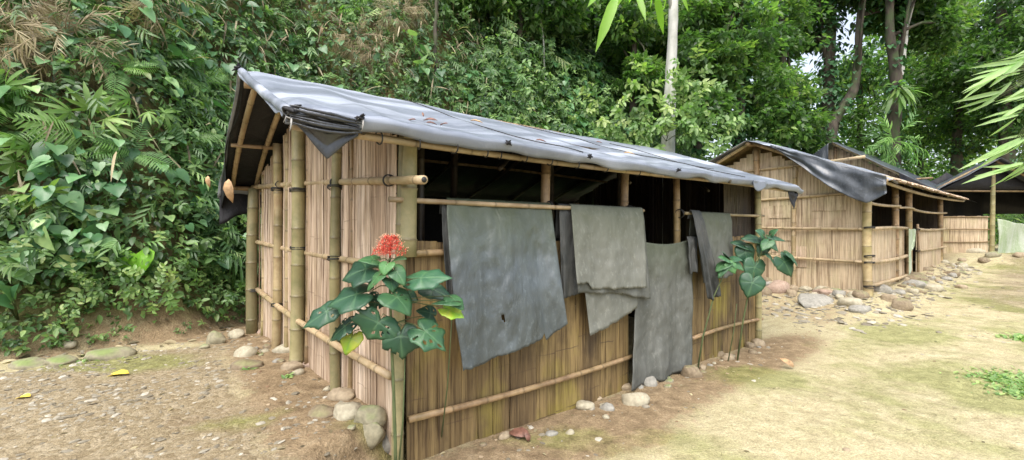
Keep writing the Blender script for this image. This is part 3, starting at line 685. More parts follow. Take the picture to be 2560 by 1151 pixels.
mb = MB(); boards(mb, C + 3.56 * D1, C + 5.36 * D1, lambda t: -.02, lambda t: 1.52, out_front, bw=(.20, .38), sw=(.03, .11), rr=rr1, rag=.012, warp=.006)
mb.build('half_wall', M['board_front'], hut)
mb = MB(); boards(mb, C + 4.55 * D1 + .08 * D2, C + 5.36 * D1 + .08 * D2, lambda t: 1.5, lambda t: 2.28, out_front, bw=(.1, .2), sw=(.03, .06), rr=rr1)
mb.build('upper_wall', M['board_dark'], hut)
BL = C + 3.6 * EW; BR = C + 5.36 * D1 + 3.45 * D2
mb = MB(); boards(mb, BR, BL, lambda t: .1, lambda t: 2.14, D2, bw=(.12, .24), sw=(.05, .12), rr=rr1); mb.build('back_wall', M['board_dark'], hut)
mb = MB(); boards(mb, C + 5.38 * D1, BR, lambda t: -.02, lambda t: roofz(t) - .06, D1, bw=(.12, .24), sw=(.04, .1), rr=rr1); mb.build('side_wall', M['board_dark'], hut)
# a dark sheet added inside the back wall so that only slits let light through
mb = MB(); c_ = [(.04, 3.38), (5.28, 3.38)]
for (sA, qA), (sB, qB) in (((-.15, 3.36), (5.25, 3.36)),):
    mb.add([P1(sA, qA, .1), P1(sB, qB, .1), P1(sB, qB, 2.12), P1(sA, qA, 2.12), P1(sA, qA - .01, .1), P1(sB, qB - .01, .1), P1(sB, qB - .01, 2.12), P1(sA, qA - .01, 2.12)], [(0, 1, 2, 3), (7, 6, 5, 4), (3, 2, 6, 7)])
mb.build('light_block_sheet', M['tarp_dark'], hut, smooth=False)
# posts
pole('corner_post', P1(-.045, -.055, -.25), P1(.02, -.03, 2.24), .041, 'culm_green', hut, tone=.5, bend=.006)
pole('corner_board', P1(.03, -.05, 1.42), P1(.05, -.03, 2.26), .062, 'culm_green', hut, tone=.75, bend=.003)
for t, o_, r, zt, mt, zb_, tn in ((.97, .06, .042, 2.52, 'culm_green', .1, .6), (1.88, .10, .066, 2.75, 'culm_green', .1, .85), (2.63, .09, .048, 2.55, 'culm', .1, .45), (3.62, .1, .068, 2.12, 'culm_green', .2, .45)):
    pole('post', PE(t, o_, zb_), PE(t, o_ - .02, zt), r, mt, hut, tone=tn, bend=.008)
for t, r in ((1.72, .026), (2.36, .03), (3.35, .022), (.72, .02)):
    pole('batten', PE(t, .05, .25), PE(t, .04, roofz(q_of_t(t)) - .1), r, 'culm_dark' if t < 2 else 'culm', hut, tone=.5, node=.25)
for s_, r, zb_ in ((1.37, .045, .0), (2.46, .045, .0), (3.39, .042, .0), (5.33, .045, -.1)):
    pole('post', P1(s_, .06 if s_ < 5 else -.03, zb_), P1(s_, .05 if s_ < 5 else -.02, 2.26), r, 'culm_dark' if s_ < 5 else 'culm_green', hut, tone=.75 if s_ < 5 else .95)
pole('inner_post', P1(.32, .35, 0), P1(.32, .35, 2.35), .035, 'shaded_inner', hut)
for s_ in (1.4, 2.9, 4.4): pole('inner_post', P1(s_, 1.65, 0), P1(s_, 1.65, 2.88), .045, 'shaded_inner', hut)
for s_ in (.9, 2.6, 4.2): pole('brace', P1(s_, .1, 2.1), P1(s_ + 1.1, 1.2, 2.55), .02, 'shaded_inner', hut)
# end wall rails
pole('rail', PE(3.7, .07, 2.15), PE(-.40, .06, 1.90), .030, 'rail', hut, tone=.7, node=.3)
pole('rail', PE(3.62, .055, 1.45), PE(.05, .055, 1.36), .027, 'rail', hut, tone=.65, node=.28)
pole('rail', PE(3.55, .055, .85), PE(.03, .055, .62), .029, 'rail', hut, tone=.65, node=.28)
# dark disc painting the shade of the hollow in the sawn end of the top rail
mb = MB(); e_ = PE(-.402, .06, 1.90); mb.tube([e_, e_ + np.array([EW[0], EW[1], 0]) * -.001], [.018, .018], 12); mb.build('hollow_shade_disc', M['cord'], hut)
# front rails
pole('rail', P1(-.1, -.055, 1.80), P1(2.62, -.055, 1.80), .019, 'rail', hut, tone=.3)
pole('rail', P1(3.40, -.055, 1.79), P1(5.44, -.055, 1.80), .019, 'rail', hut, tone=.3)
pole('rail', P1(0, -.045, 1.44), P1(.75, -.045, 1.45), .024, 'culm_dark', hut, tone=.9)
pole('rail', P1(3.6, -.03, 1.43), P1(5.3, -.03, 1.43), .02, 'culm_dark', hut, tone=.6)
pole('rail', P1(.04, -.05, .33), P1(2.44, -.05, .33), .024, 'culm_dark', hut, tone=.9)
pole('rail', P1(3.56, -.05, .34), P1(5.4, -.05, .34), .024, 'culm_dark', hut, tone=.9)
# roof frame
pole('eave_pole', P1(-.72, QE + .06, ZE - .045), P1(2.6, QE + .06, ZE - .05), .024, 'rail', hut, tone=.35, node=.4)
pole('eave_pole', P1(2.5, QE + .08, ZE - .05), P1(5.7, QE + .08, ZE - .035), .023, 'rail', hut, tone=.35, node=.4)
pole('ridge_pole', P1(-.72, QR, ZR - .10), P1(5.8, QR, ZR - .12), .035, 'culm_dark', hut)
pole('eave_pole', P1(-.72, QB - .08, ZB - .02), P1(5.8, QB - .08, ZB - .02), .03, 'culm_dark', hut)
pole('purlin', P1(-.72, 2.75, roofz(2.75) - .075), P1(5.6, 2.75, roofz(2.75) - .075), .022, 'culm_dark', hut, tone=.9)
pole('purlin', P1(-.5, .6, roofz(.6) - .08), P1(5.6, .6, roofz(.6) - .08), .022, 'shaded_inner', hut)
for i, s_ in enumerate((-.62, -.36, .9, 1.9, 2.9, 3.9, 4.9, 5.55)):
    pole('rafter', P1(s_, QR - .02, ZR - .045), P1(s_ + .02, QB - .03, ZB - .03), .028, 'rail' if i < 2 else 'shaded_inner', hut, tone=.55, node=.3)
    pole('rafter', P1(s_, QR, ZR - .045), P1(s_, QE + .02, ZE - .03), .026, 'shaded_inner', hut, tone=.6, node=.3)
for t, z, r in ((1.88, 1.99, .085), (.97, 1.96, .055), (2.63, 2.05, .06), (1.88, 1.43, .08), (.97, 1.37, .055), (2.63, .78, .06), (3.62, .84, .085)): lasho(hut, PE(t, .07, z), [0, .1, 1], r, 4)
for t in (.05, 1.0, 1.9, 2.6): lasho(hut, PE(t, .06, 1.93 + .065 * t), [EW[0], EW[1], 0], .038, 3)
for s_ in (-.5, -.25, 0, .25, .5, .62, .85, 1.1, 1.4, 1.75, 2.2): lasho(hut, P1(s_, QE + .06, ZE - .047), [D1[0], D1[1], .15], .040, 1, .005)
for s_, z in ((1.37, 1.8), (2.46, 1.8), (3.39, 1.79), (.02, 1.45), (.0, 1.8)): lasho(hut, P1(s_, 0, z), [D1[0], D1[1], .3], .05, 3)

# roof tarp
S0, S1 = -.76, 5.98
def edge_front(s):     # scalloped front edge
    e = .018 * math.sin(s * 5.1 + .6) + .025 * nz3(s * 2.3, 4.2) + .02 * nz3(s * 6, 1.2)
    return e
def roof_pt(u, v):
    s = S0 + (S1 - S0) * u
    # v: 0 front lip, then eave, ridge at vr, back eave at 1
    vr = .56; lip = .05
    x_r = .05 * nz3(v * 5, 2) * (1 if u < .5 else -1)
    ss = s + (x_r * (1 - min(1, min(u, 1 - u) * 20)))
    drop = 0
    if v < lip:
        k = 1 - v / lip; q = QE + edge_front(s) - .012 + .03 * k * k; z = ZE + .035 - k * (.075 + .03 * nz3(s * 3, 9) + .006 * math.sin(s * 7))
    elif v < vr:
        f = (v - lip) / (vr - lip); q = (QE + edge_front(s) * (1 - f)) + (QR - QE) * f; z = ZE + .035 + (ZR - ZE) * f
    else:
        f = (v - vr) / (1 - vr); q = QR + (QB - QR + .04) * f; z = ZR + .035 + (ZB - ZR) * f
        if f > .93: z -= (f - .93) * 2.2
    if lip <= v:
        f2 = (v - lip) / (vr - lip) if v < vr else 1 - (v - vr) / (1 - vr)
        sagm = math.sin(math.pi * min(1, max(0, f2)))
        rp = abs(math.sin((s + .2) * math.pi / 1.0))
        z -= .035 * sagm * rp
        z += .012 * nz3(s * 1.5, v * 5, 3) + .006 * nz3(s * 5 + v * 4, v * 9, 7)
        # long creases fanning from the tied front left corner
        dx, dy = s - S0, max(0.001, (v - lip)); an = math.atan2(dy * 4, dx + .05)
        rr_ = math.hypot(dx, dy * 4); z += .016 * math.sin(an * 17 + 2 * nz3(dx, dy * 3)) * math.exp(-rr_ / 1.3)
        z += .006 * math.sin(s * 14 + 9 * nz3(s * .6, v * 2)) * (1 - f2)
    z -= .05 * math.exp(-((s - 2.6) / 2.0) ** 2) * (1 - abs(v - vr)) * .7     # ridge sag
    if u > .97: z -= (u - .97) * 1.2 * (1 + nz3(v * 9, 5))
    if u < .02 and v > lip: z -= (.02 - u) * 2.2
    return P1(ss, q, z)
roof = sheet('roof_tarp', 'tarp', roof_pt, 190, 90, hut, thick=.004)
sheet('roof_shade_lining', 'tarp_dark', lambda u, v: roof_pt(.004 + .99 * u, .055 + .93 * v) - np.array([0, 0, .014]), 100, 50, hut, thick=.003)  # black sheet added under the tarp to darken the interior
# rolled gable edge of the front slope
mb = MB(); pts = []; rad = []
for k in range(16):
    f = k / 15; p = P1(S0 + .02, QR + (QE - QR) * f, ZR + (ZE - ZR) * f + .01 - .02 * math.sin(f * 3.1)); pts.append(p + np.array([0, 0, .01 * nz3(f * 5, 1)])); rad.append(.030 + .008 * nz3(f * 7, 3))
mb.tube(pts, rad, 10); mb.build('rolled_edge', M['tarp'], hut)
# hem that hangs on the back slope's gable side
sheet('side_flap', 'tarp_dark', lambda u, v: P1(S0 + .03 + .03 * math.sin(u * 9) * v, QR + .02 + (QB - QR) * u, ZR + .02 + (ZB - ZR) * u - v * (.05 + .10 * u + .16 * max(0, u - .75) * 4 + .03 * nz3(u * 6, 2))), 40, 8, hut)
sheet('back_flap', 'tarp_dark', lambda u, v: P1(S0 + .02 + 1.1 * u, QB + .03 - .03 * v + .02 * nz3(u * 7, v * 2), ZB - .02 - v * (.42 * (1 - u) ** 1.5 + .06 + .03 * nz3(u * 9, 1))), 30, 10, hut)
# gathered folds and hanging flap at the tied front left corner
def corner_fold(u, v):
    s = S0 + .0 + .36 * u
    tri = max(0.0, 1 - abs(u - .55) / .45)
    dz = .02 + .05 * v + .155 * tri * max(0, v - .35) / .65
    return P1(s, QE - .035 + .02 * math.sin(v * 16 + u * 3) * (1 - v) + .03 * v, ZE + .03 - .028 * u - dz - .006 * math.sin(v * 22 + nz3(u * 3, v) * 3))
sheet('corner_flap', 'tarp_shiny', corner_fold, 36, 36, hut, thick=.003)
mb = MB()
for k in range(5):
    z0 = ZE + .032 - .021 * k + .006 * math.sin(k * 2.3)
    pts = [P1(S0 + .01 + .36 * f, QE - .042 - .012 * math.sin(f * 3.14), z0 - .03 * f * (1 - k * .2) - .012 * math.sin(f * 3.14) * k * .5 + .004 * nz3(f * 6, k)) for f in np.linspace(0, 1, 14)]
    mb.tube(pts, [.003 + (.006 + .004 * (k % 2)) * math.sin(math.pi * f) * (1 + .4 * nz3(f * 4, k)) for f in np.linspace(0, 1, 14)], 7)
mb.build('gathered_fold', M['tarp_shiny'], hut)
for s_, q_, z_, r_ in ((S0, QR, ZR + .03, .05), (S0 + .02, QE - .02, ZE + .01, .06), (-.40, QE - .045, ZE + .02, .035), (.62, QE - .04, ZE + .01, .03), (1.45, QE - .04, ZE + .0, .03), (2.75, QE - .03, ZE, .03)):
    mb = MB(); knot(mb, P1(s_, q_, z_), r_); k_ = mb.build('tie_knot', M['tarp_dark'], hut)
mb = MB()
for s_, z_ in ((-.39, ZE + .01), (-.745, ZE - .04)):
    p = P1(s_, QE - .06, z_); mb.tube([p, p + [.004, -.01, -.03], p + [-.004, -.01, -.065]], [.005, .004, .002], 5); mb.tube([p, p + [-.02, -.01, .01], p + [-.035, -.01, -.02]], [.004, .003, .002], 5)
mb.build('twine_end', M['twine'], hut)
def roof_line(s0, q0, s1, q1, n=30):
    pts = []
    for f in np.linspace(0, 1, n):
        s = s0 + (s1 - s0) * f; q = q0 + (q1 - q0) * f; vr = .56; lip = .05
        v = lip + (vr - lip) * (q - QE) / (QR - QE); p = roof_pt((s - S0) / (S1 - S0), v); pts.append(p + np.array([0, 0, .010]))
    return pts
for (a, b) in (((.75, 1.62), (1.45, QE + .02)), ((2.3, 1.6), (4.3, QE + .05)), ((3.6, 1.2), (4.5, .2))):
    mb = MB(); mb.tube(roof_line(*a, *b), .0045, 5, cap=False); mb.build('cord', M['cord'], hut)
# torn dark corner hanging from the far eave
sheet('torn_corner', 'tarp_dark', lambda u, v: P1(5.55 + .42 * u, QE + .02 + .03 * nz3(u * 4, v * 4), ZE + .01 - v * (.30 * max(0, 1 - abs(u - .42) / .55)) - .02), 16, 12, hut)
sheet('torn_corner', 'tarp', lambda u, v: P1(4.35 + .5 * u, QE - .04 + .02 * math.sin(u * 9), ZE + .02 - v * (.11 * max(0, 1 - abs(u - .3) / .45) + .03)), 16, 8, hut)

# ------------------------------------------------------------------ sheets hanging on the rails
def hung(name, mat, label, top, bot, z0, back=.25, bulge=.06, seed=0, holes=(), fold=.02, zsag=0, nu=44, nv=44, off=.055, rv=.15, group='plastic sheets hung along the near hut'):
    """top=(sL,sR); bot=list of (s,z) left to right; folded over the rail with a short inner side"""
    bs = np.array([b[0] for b in bot]); bz_ = np.array([b[1] for b in bot]); ks = np.linspace(0, 1, len(bot)) if len(bot[0]) == 2 else np.array([b[2] for b in bot])
    def fn(u, v):
        if v < rv and back > 0:
            k = 1 - v / rv; s = top[0] + (top[1] - top[0]) * u
            return P1(s, -off + .03 + .02 * k, z0 + .028 - k * back - zsag * math.sin(math.pi * u)) if k > .12 else P1(s, -off + .03 * k / .12 * 1.0, z0 + .030 - zsag * math.sin(math.pi * u))
        f = (v - rv) / (1 - rv) if back > 0 else v
        sb = np.interp(u, ks, bs); zb = np.interp(u, ks, bz_)
        st = top[0] + (top[1] - top[0]) * u
        s = st + (sb - st) * f ** 1.1; zt = z0 + .026 - zsag * math.sin(math.pi * u); z = zt + (zb - zt) * f
        o = off + .028 * min(1, f * 8)  + bulge * math.sin(f * 1.7) + fold * math.sin(u * 13 + seed + 2.5 * f * nz3(u * 2, seed)) * f + .025 * nz3(s * 4 + seed, z * 3.2, seed) * min(1, f * 3) + .010 * nz3(s * 14, z * 11, seed) + .012 * (abs(nz3(s * 5 + 9, z * 2.2 + s * 2, seed + 4)) - .2)
        z += (.012 * nz3(u * 9, seed) + .012 * nz3(u * 31, seed)) * (f > .95)
        s -= .95 * (o - off)
        return P1(s, -o, z)
    c_ = P1((top[0] + top[1]) / 2, -off, z0)
    return sheet(name, mat, fn, nu, nv, label=label, cat='plastic sheet', group=group, holes=holes, thick=.003, origin=c_)
hung('hanging_sheet', 'sheet_dark', 'dark strip of plastic showing along the left edge of the big bluish sheet', (.30, .50), [(.36, 1.1), (.52, .95)], 1.79, back=.1, bulge=.02, seed=3, off=.04)
hung('hanging_sheet', 'sheet_blue', 'largest bluish grey plastic sheet with a small hole, hanging nearest the front corner', (.33, 1.33), [(.52, .64, 0), (.60, .64, .06), (.93, .69, .4), (1.24, .74, .72), (1.26, .78, .75), (1.28, .72, .78), (1.52, .83, 1)], 1.80, back=.5, bulge=.13, seed=1, holes=((.38, .80, .014, .02),), fold=.028, nu=70, nv=70)
hung('hanging_sheet', 'sheet_dark', 'dark grey underlayer hanging left of the pale doubled sheet', (1.43, 1.72), [(1.46, 1.02), (1.58, 1.02), (1.80, 1.08)], 1.80, back=.3, bulge=.03, seed=5, off=.05)
hung('hanging_sheet', 'sheet_pale', 'lowest pale grey sheet hanging below the doubled sheet with slanting hem', (1.62, 2.50), [(1.80, .66), (1.95, .68), (2.25, .76), (2.48, .83)], 1.79, back=.2, bulge=.04, seed=8, fold=.008, off=.06)
hung('hanging_sheet', 'sheet_grey', 'grey sheet showing behind the right edge of the pale doubled sheet', (1.55, 2.58), [(1.63, 1.06), (2.2, 1.0), (2.68, .90)], 1.79, back=.2, bulge=.05, seed=11, fold=.01, off=.075)
hung('hanging_sheet', 'sheet_pale', 'pale doubled grey sheet with ragged hem on top of the middle bundle', (1.53, 2.56), [(1.60, 1.14, 0), (1.74, 1.14, .14), (1.78, 1.08, .18), (1.95, 1.07, .35), (2.58, 1.03, 1)], 1.80, back=.3, bulge=.06, seed=14, fold=.008, off=.09)
hung('door_sheet', 'sheet_grey', 'long grey sheet covering the doorway down to the stones', (2.52, 3.55), [(2.40, .03, 0), (2.46, .02, .1), (2.9, .03, .5), (3.0, .0, .55), (3.50, .06, 1)], 1.47, back=0, bulge=.02, seed=20, fold=.03, zsag=.05, off=.05, nu=60, nv=60)
hung('hanging_sheet', 'sheet_dark', 'narrow dark strip over the right edge of the door sheet', (3.38, 3.58), [(3.40, 1.10), (3.50, 1.13), (3.55, 1.12)], 1.50, back=0, bulge=.02, seed=25, off=.09)
hung('hanging_sheet', 'sheet_grey', 'small grey sheet on the rail right of the doorway', (3.56, 4.45), [(3.75, .98), (4.1, 1.0), (4.46, 1.03)], 1.79, back=.3, bulge=.04, seed=30, fold=.02, off=.06)
hung('hanging_sheet', 'sheet_dark', 'crumpled dark flap hanging over the left of the small grey sheet', (3.46, 3.66), [(3.66, .84, 0), (3.8, .80, .5), (3.98, .84, 1)], 1.80, back=.1, bulge=.10, seed=33, fold=.03, off=.10)

# ------------------------------------------------------------------ the second hut
def mat_panel(mb, p0, p1, zb, zt, out, rr): boards(mb, p0, p1, zb, zt, out, bw=(.35, .8), sw=(.10, .26), rr=rr, rag=.006, warp=.003, overlap=.006, th=.006, bulge=.0002, gs=.15)
hut2 = empty('bamboo_hut', (C2[0], C2[1], .3), 'second bamboo hut, tan mat end wall and two low front panels above stone rubble', 'hut', 'bamboo huts with plastic roofs')
QE2, QR2, QB2 = -.4, 2.0, 4.4; ZE2, ZR2 = 2.55, 3.62
def roofz2(q): return ZE2 + (ZR2 - ZE2) * (q - QE2) / (QR2 - QE2) if q < QR2 else ZR2 - (ZR2 - ZE2) * (q - QR2) / (QB2 - QR2)
rr2 = random.Random(77)
mb = MB(); mat_panel(mb, C2, C2 + 4.0 * D2, lambda t: .25 + .05 * t, lambda t: roofz2(t) - .08 - .12 * math.floor(t / .7) % .13, -D1, rr2); mb.build('end_wall', M['board_mat'], hut2)
for i, (t0, t1, z0, z1) in enumerate(((1.0, 1.35, .8, 1.25), (1.3, 1.75, 1.85, 2.15), (1.2, 1.5, 1.35, 1.6), (.3, .9, 2.0, 2.3), (2.3, 2.9, 1.4, 1.9), (1.9, 2.3, 2.5, 2.9))):
    mb = MB(); mat_panel(mb, C2 + t0 * D2 - .02 * D1, C2 + t1 * D2 - .02 * D1, lambda t: z0, lambda t: z1, -D1, rr2); mb.build('patch', M['board_mat' if i else 'board_end'], hut2)
for s0, s1 in ((.1, 3.05), (4.25, 7.95)):
    mb = MB(); mat_panel(mb, C2 + s0 * D1, C2 + s1 * D1, lambda t: .2, lambda t: 1.64, -D2, rr2); mb.build('front_panel', M['board_mat'], hut2)
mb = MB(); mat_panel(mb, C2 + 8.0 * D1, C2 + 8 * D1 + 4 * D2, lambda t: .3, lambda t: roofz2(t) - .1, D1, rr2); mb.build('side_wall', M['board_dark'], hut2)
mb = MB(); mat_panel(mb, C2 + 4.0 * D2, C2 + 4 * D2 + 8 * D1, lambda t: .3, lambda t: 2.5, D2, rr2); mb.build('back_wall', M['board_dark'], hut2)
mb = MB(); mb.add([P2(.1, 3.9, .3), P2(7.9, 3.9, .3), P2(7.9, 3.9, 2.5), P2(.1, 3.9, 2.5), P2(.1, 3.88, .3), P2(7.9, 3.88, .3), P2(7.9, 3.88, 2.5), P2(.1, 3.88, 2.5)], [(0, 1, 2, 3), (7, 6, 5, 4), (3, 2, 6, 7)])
mb.build('light_block_sheet', M['tarp_dark'], hut2, smooth=False)  # dark sheet added to keep light from coming through the back wall
pole('corner_post', P2(-.05, -.06, .15), P2(-.04, -.04, 2.55), .08, 'culm', hut2, tone=.8)
for s_, r in ((2.3, .07), (3.62, .075), (7.6, .07)): pole('post', P2(s_, .02, .2), P2(s_, .02, 2.62), r, 'culm_dark', hut2, tone=.85)
pole('post', P2(4.15, -.05, .2), P2(4.15, -.05, 1.75), .03, 'culm_dark', hut2, tone=.4)
pole('post', P2(-.06, 1.22, .25), P2(-.06, 1.20, 2.95), .045, 'rail', hut2, tone=.8)
pole('post', P2(-.06, 2.0, .3), P2(-.06, 2.0, 3.5), .07, 'culm_dark', hut2, tone=.9)
pole('post', P2(-.06, 3.0, .3), P2(-.06, 3.0, 3.0), .05, 'rail', hut2, tone=.8)
for z0, z1 in ((.98, 1.12), (1.62, 1.72), (2.35, 2.30), (3.02, 2.98)):
    pole('rail', P2(-.06, -.0, z0), P2(-.06, 3.9 if z0 < 3 else 2.9, z1), .03, 'rail', hut2, tone=.6)
for s0, s1, z, r in ((.0, 3.0, 1.62, .035), (.0, 3.0, .98, .04), (.0, 3.0, .52, .035), (4.2, 8.0, 1.62, .035), (4.2, 7.9, 1.08, .03), (4.2, 7.9, .42, .035), (.0, 2.35, 2.12, .03), (2.3, 3.7, 2.10, .025), (3.7, 8.0, 2.1, .03)):
    pole('rail', P2(s0, -.06, z), P2(s1, -.06, z + .02), r, 'rail', hut2, tone=.55)
def roof2_pt(u, v):
    s = -.55 + 9.3 * u
    q0 = QE2 + (.28 * sm(.1, .2, u)); q = q0 + (QB2 - q0) * v; z = roofz2(q) + .05 - .03 * abs(math.sin(s * 2.5)) + .025 * nz3(s * 1.5, q * 1.2, 2) + .012 * nz3(s * 6, q * 5, 1)
    if u < .06: z -= (.06 - u) * .5
    if v < .06: q -= .05 * nz3(s * 3, 1); z -= (.06 - v) * 1.2
    return P2(s, q, z)
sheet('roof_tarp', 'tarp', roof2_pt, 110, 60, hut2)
# hanging gable flap on the front slope
def flap2(u, v):
    q = 1.5 + (QE2 - .02 - 1.5) * u
    w_ = .05 + .55 * max(0, math.sin(min(1, u * 1.02) ** 1.3 * math.pi * .62)) ; w_ *= 1 if u < .85 else 1 - (u - .85) * 3.0
    return P2(-.55 + .04 * v * math.sin(u * 9) + .05 * nz3(u * 5, v * 3), q, roofz2(q) + .02 - v * w_ + .02 * nz3(u * 8, v))
sheet('gable_flap', 'tarp_old', flap2, 40, 24, hut2)
# bamboo shingle edge and underlay along the eave
mb = MB(); rs = random.Random(9); s_ = .0
while s_ < 9.0:
    w_ = rs.uniform(.07, .13); l_ = rs.uniform(-.03, .05)
    a = P2(s_, QE2 - l_, ZE2 - .01 + rs.uniform(-.008, .008)); b_ = P2(s_ + w_, QE2 - l_, ZE2 - .01)
    c_ = P2(s_ + w_, QE2 + .9, roofz2(QE2 + .9) + .0); d_ = P2(s_, QE2 + .9, roofz2(QE2 + .9)); m_ = (a + b_) / 2 + [0, 0, .025]; n_ = (c_ + d_) / 2 + [0, 0, .025]
    t_ = rs.random(); mb.add([a, m_, b_, c_, n_, d_], [(0, 1, 4, 5), (1, 2, 3, 4)], (t_, rs.random(), rs.random(), 0)); s_ += w_ * .93
mb.build('shingle_edge', M['board_end'], hut2, thick=.012)
mb = MB(); mb.grid(np.array([[P2(s, q, roofz2(q) - .035) for q in (QE2 + .05, 0, QR2, 4, QB2)] for s in (-.2, 2, 4, 6, 8, 9)]))
mb.build('roof_underlay', M['board_front'], hut2, thick=.015)
for q in (QE2 + .1, .3): pole('eave_pole', P2(-.4, q, roofz2(q) - .08), P2(9.1, q, roofz2(q) - .08), .035, 'rail', hut2)
pole('rafter', P2(-.35, QR2, ZR2 - .05), P2(-.35, QE2, ZE2 - .06), .04, 'culm_dark', hut2, tone=.8); pole('rafter', P2(-.35, QR2, ZR2 - .05), P2(-.35, QB2, ZE2 - .06), .04, 'culm', hut2, tone=.8)
pole('ridge_pole', P2(-.5, QR2, ZR2 - .1), P2(8.6, QR2, ZR2 - .1), .045, 'culm_dark', hut2)
for z in (.98, 1.1, .52, 1.65): lasho(hut2, P2(-.05, -.06, z), [0, 0, 1], .09, 3, .006)
for z in (1.62, 1.08, .42): lasho(hut2, P2(4.15, -.06, z), [0, 0, 1], .045, 3, .006)
sheet('hanging_sheet', 'cloth_green', lambda u, v: P2(2.95 + .75 * u * (1 - .5 * v), -.10 - .04 * math.sin(u * 8) * v, 1.62 - v * (1.1 - .75 * u) + .02 * nz3(u * 5, v)), 24, 30, label='thin greenish cloth hanging in the doorway between the second hut panels', cat='cloth', origin=P2(3.3, -.1, 1.6))

# ------------------------------------------------------------------ third hut behind it
C3 = np.array([13.75, 14.3])
def P3(s, q, z): p = C3 + s * D1 + q * D2; return np.array([p[0], p[1], z])
hut3 = empty('bamboo_hut', (C3[0], C3[1], .8), 'third bamboo hut whose dark gable and plastic roof show above the second hut', 'hut', 'bamboo huts with plastic roofs')
ZE3, ZR3 = 2.75, 4.85
rz3 = lambda q: ZE3 + (ZR3 - ZE3) * (q + .3) / 2.95 if q < 2.65 else ZR3 - (ZR3 - ZE3) * (q - 2.65) / 2.95
mb = MB(); mat_panel(mb, C3, C3 + 5.3 * D2, lambda t: .6, lambda t: rz3(t) - .1, -D1, rr2); mb.build('end_wall', M['board_mat'], hut3)
mb = MB(); mat_panel(mb, C3, C3 + 5 * D1, lambda t: .6, lambda t: 1.9, -D2, rr2); mb.build('front_panel', M['board_mat'], hut3)
sheet('roof_tarp', 'tarp_old', lambda u, v: P3(-.5 + 6 * u, -.45 + 6.2 * v, rz3(-.45 + 6.2 * v) + .04 + .04 * nz3(u * 9, v * 8) - (.15 * (.05 - u) * 20 * .3 if u < .05 else 0)), 50, 60, hut3)
sheet('gable_flap', 'tarp_old', lambda u, v: P3(-.5 + .04 * math.sin(u * 30) * v, 2.75 + 1.3 * u, rz3(2.75 + 1.3 * u) + .02 - v * (.75 - .3 * u)), 40, 12, hut3)
sheet('gable_flap', 'tarp_dark', lambda u, v: P3(-.5 + .03 * math.sin(u * 20) * v, .75 - 1.15 * u, rz3(.75 - 1.15 * u) + .02 - v * (.12 + .32 * math.sin(u * 3.1) + .04 * nz3(u * 9, 1))), 40, 12, hut3)
pole('corner_post', P3(-.05, 0, .6), P3(-.05, 0, 2.85), .07, 'culm', hut3)
for z in (2.4, 3.3): pole('rail', P3(-.05, 0, z), P3(-.05, 4.5 if z < 3 else 3.9, z), .035, 'culm_dark', hut3)
pole('post', P3(-.06, 2.65, .8), P3(-.06, 2.65, 4.7), .06, 'culm_dark', hut3)
pole('rafter', P3(-.4, 2.65, ZR3 - .05), P3(-.4, -.4, rz3(-.4) - .05), .045, 'culm', hut3)

# ------------------------------------------------------------------ open shelter at the end of the path
sh = empty('open_shelter', (16.35, 15.0, .8), 'dark open gabled shelter at the right end of the path with a low mat wall', 'shelter')
XA, XL, XR = 16.1, 14.3, 19.2; ZA, ZL = 3.92, 3.02
def Psh(x, y, z): return np.array([x + 1.15 * max(0, y - 14.98), y, z])
def shz(x): return ZA - (ZA - ZL) * abs(x - XA) / (XA - XL)
sheet('roof_tarp', 'tarp_old', lambda u, v: Psh(13.9 + 5.4 * u, 14.4 + 3.4 * v, shz(13.9 + 5.4 * u) + .05 + .04 * nz3(u * 8, v * 6) - .04 * abs(math.sin(v * 9))), 50, 30, sh)
sheet('roof_shade_lining', 'tarp_dark', lambda u, v: Psh(14.0 + 5.2 * u, 14.45 + 3.3 * v, shz(14.0 + 5.2 * u) - .03), 30, 4, sh)  # black layer added below the shelter roof as painted shade
sheet('back_shade_sheet', 'tarp_dark', lambda u, v: Psh(12.4 + 3.5 * u, 17.7 + .05 * math.sin(u * 30), .7 + v * (shz(13.9 + 3.75 * u) - .7)), 30, 10, sh)  # black sheets added at the back to make the shelter interior dark
sheet('back_shade_sheet', 'tarp_dark', lambda u, v: Psh(15.7 + 3.6 * u, 17.72, 2.25 + v * (max(2.5, shz(15.7 + 3.6 * u)) - 2.25)), 14, 4, sh)
sheet('side_shade_sheet', 'tarp_dark', lambda u, v: Psh(13.98, 14.98 + 2.8 * u, .7 + v * 2.2), 14, 4, sh)  # another added black sheet, darkening the shelter from the side
sheet('gable_curtain', 'tarp_dark', lambda u, v: Psh(14.3 + 4.3 * u, 14.92, 2.98 + v * max(.02, shz(14.3 + 4.3 * u) - 2.98)), 30, 4, sh)
mb = MB(); mat_panel(mb, (14.2, 15), (16.3, 15), lambda t: .72, lambda t: 2.08, np.array([0, -1.]), rr2); mb.build('half_wall', M['board_mat'], sh)
for z in (2.04, 1.62, 1.2): pole('rail', Psh(14.2, 14.95, z), Psh(16.35, 14.95, z), .022, 'culm_dark', sh)
pole('post', Psh(16.38, 14.95, .6), Psh(16.42, 14.95, 3.9), .07, 'culm_green', sh, tone=.9)
pole('post', Psh(14.25, 14.95, .6), Psh(14.25, 14.95, 2.95), .06, 'culm_green', sh, tone=.7)
pole('post', Psh(18.8, 14.95, .6), Psh(18.8, 14.95, 2.95), .06, 'culm_green', sh, tone=.7)
pole('tie_beam', Psh(13.9, 14.9, 2.95), Psh(19.2, 14.9, 2.93), .035, 'culm_dark', sh, tone=.5)
for x in (13.95, 19.0): pole('rafter', Psh(XA, 14.6, ZA), Psh(x, 14.6, shz(x)), .04, 'culm_dark', sh)
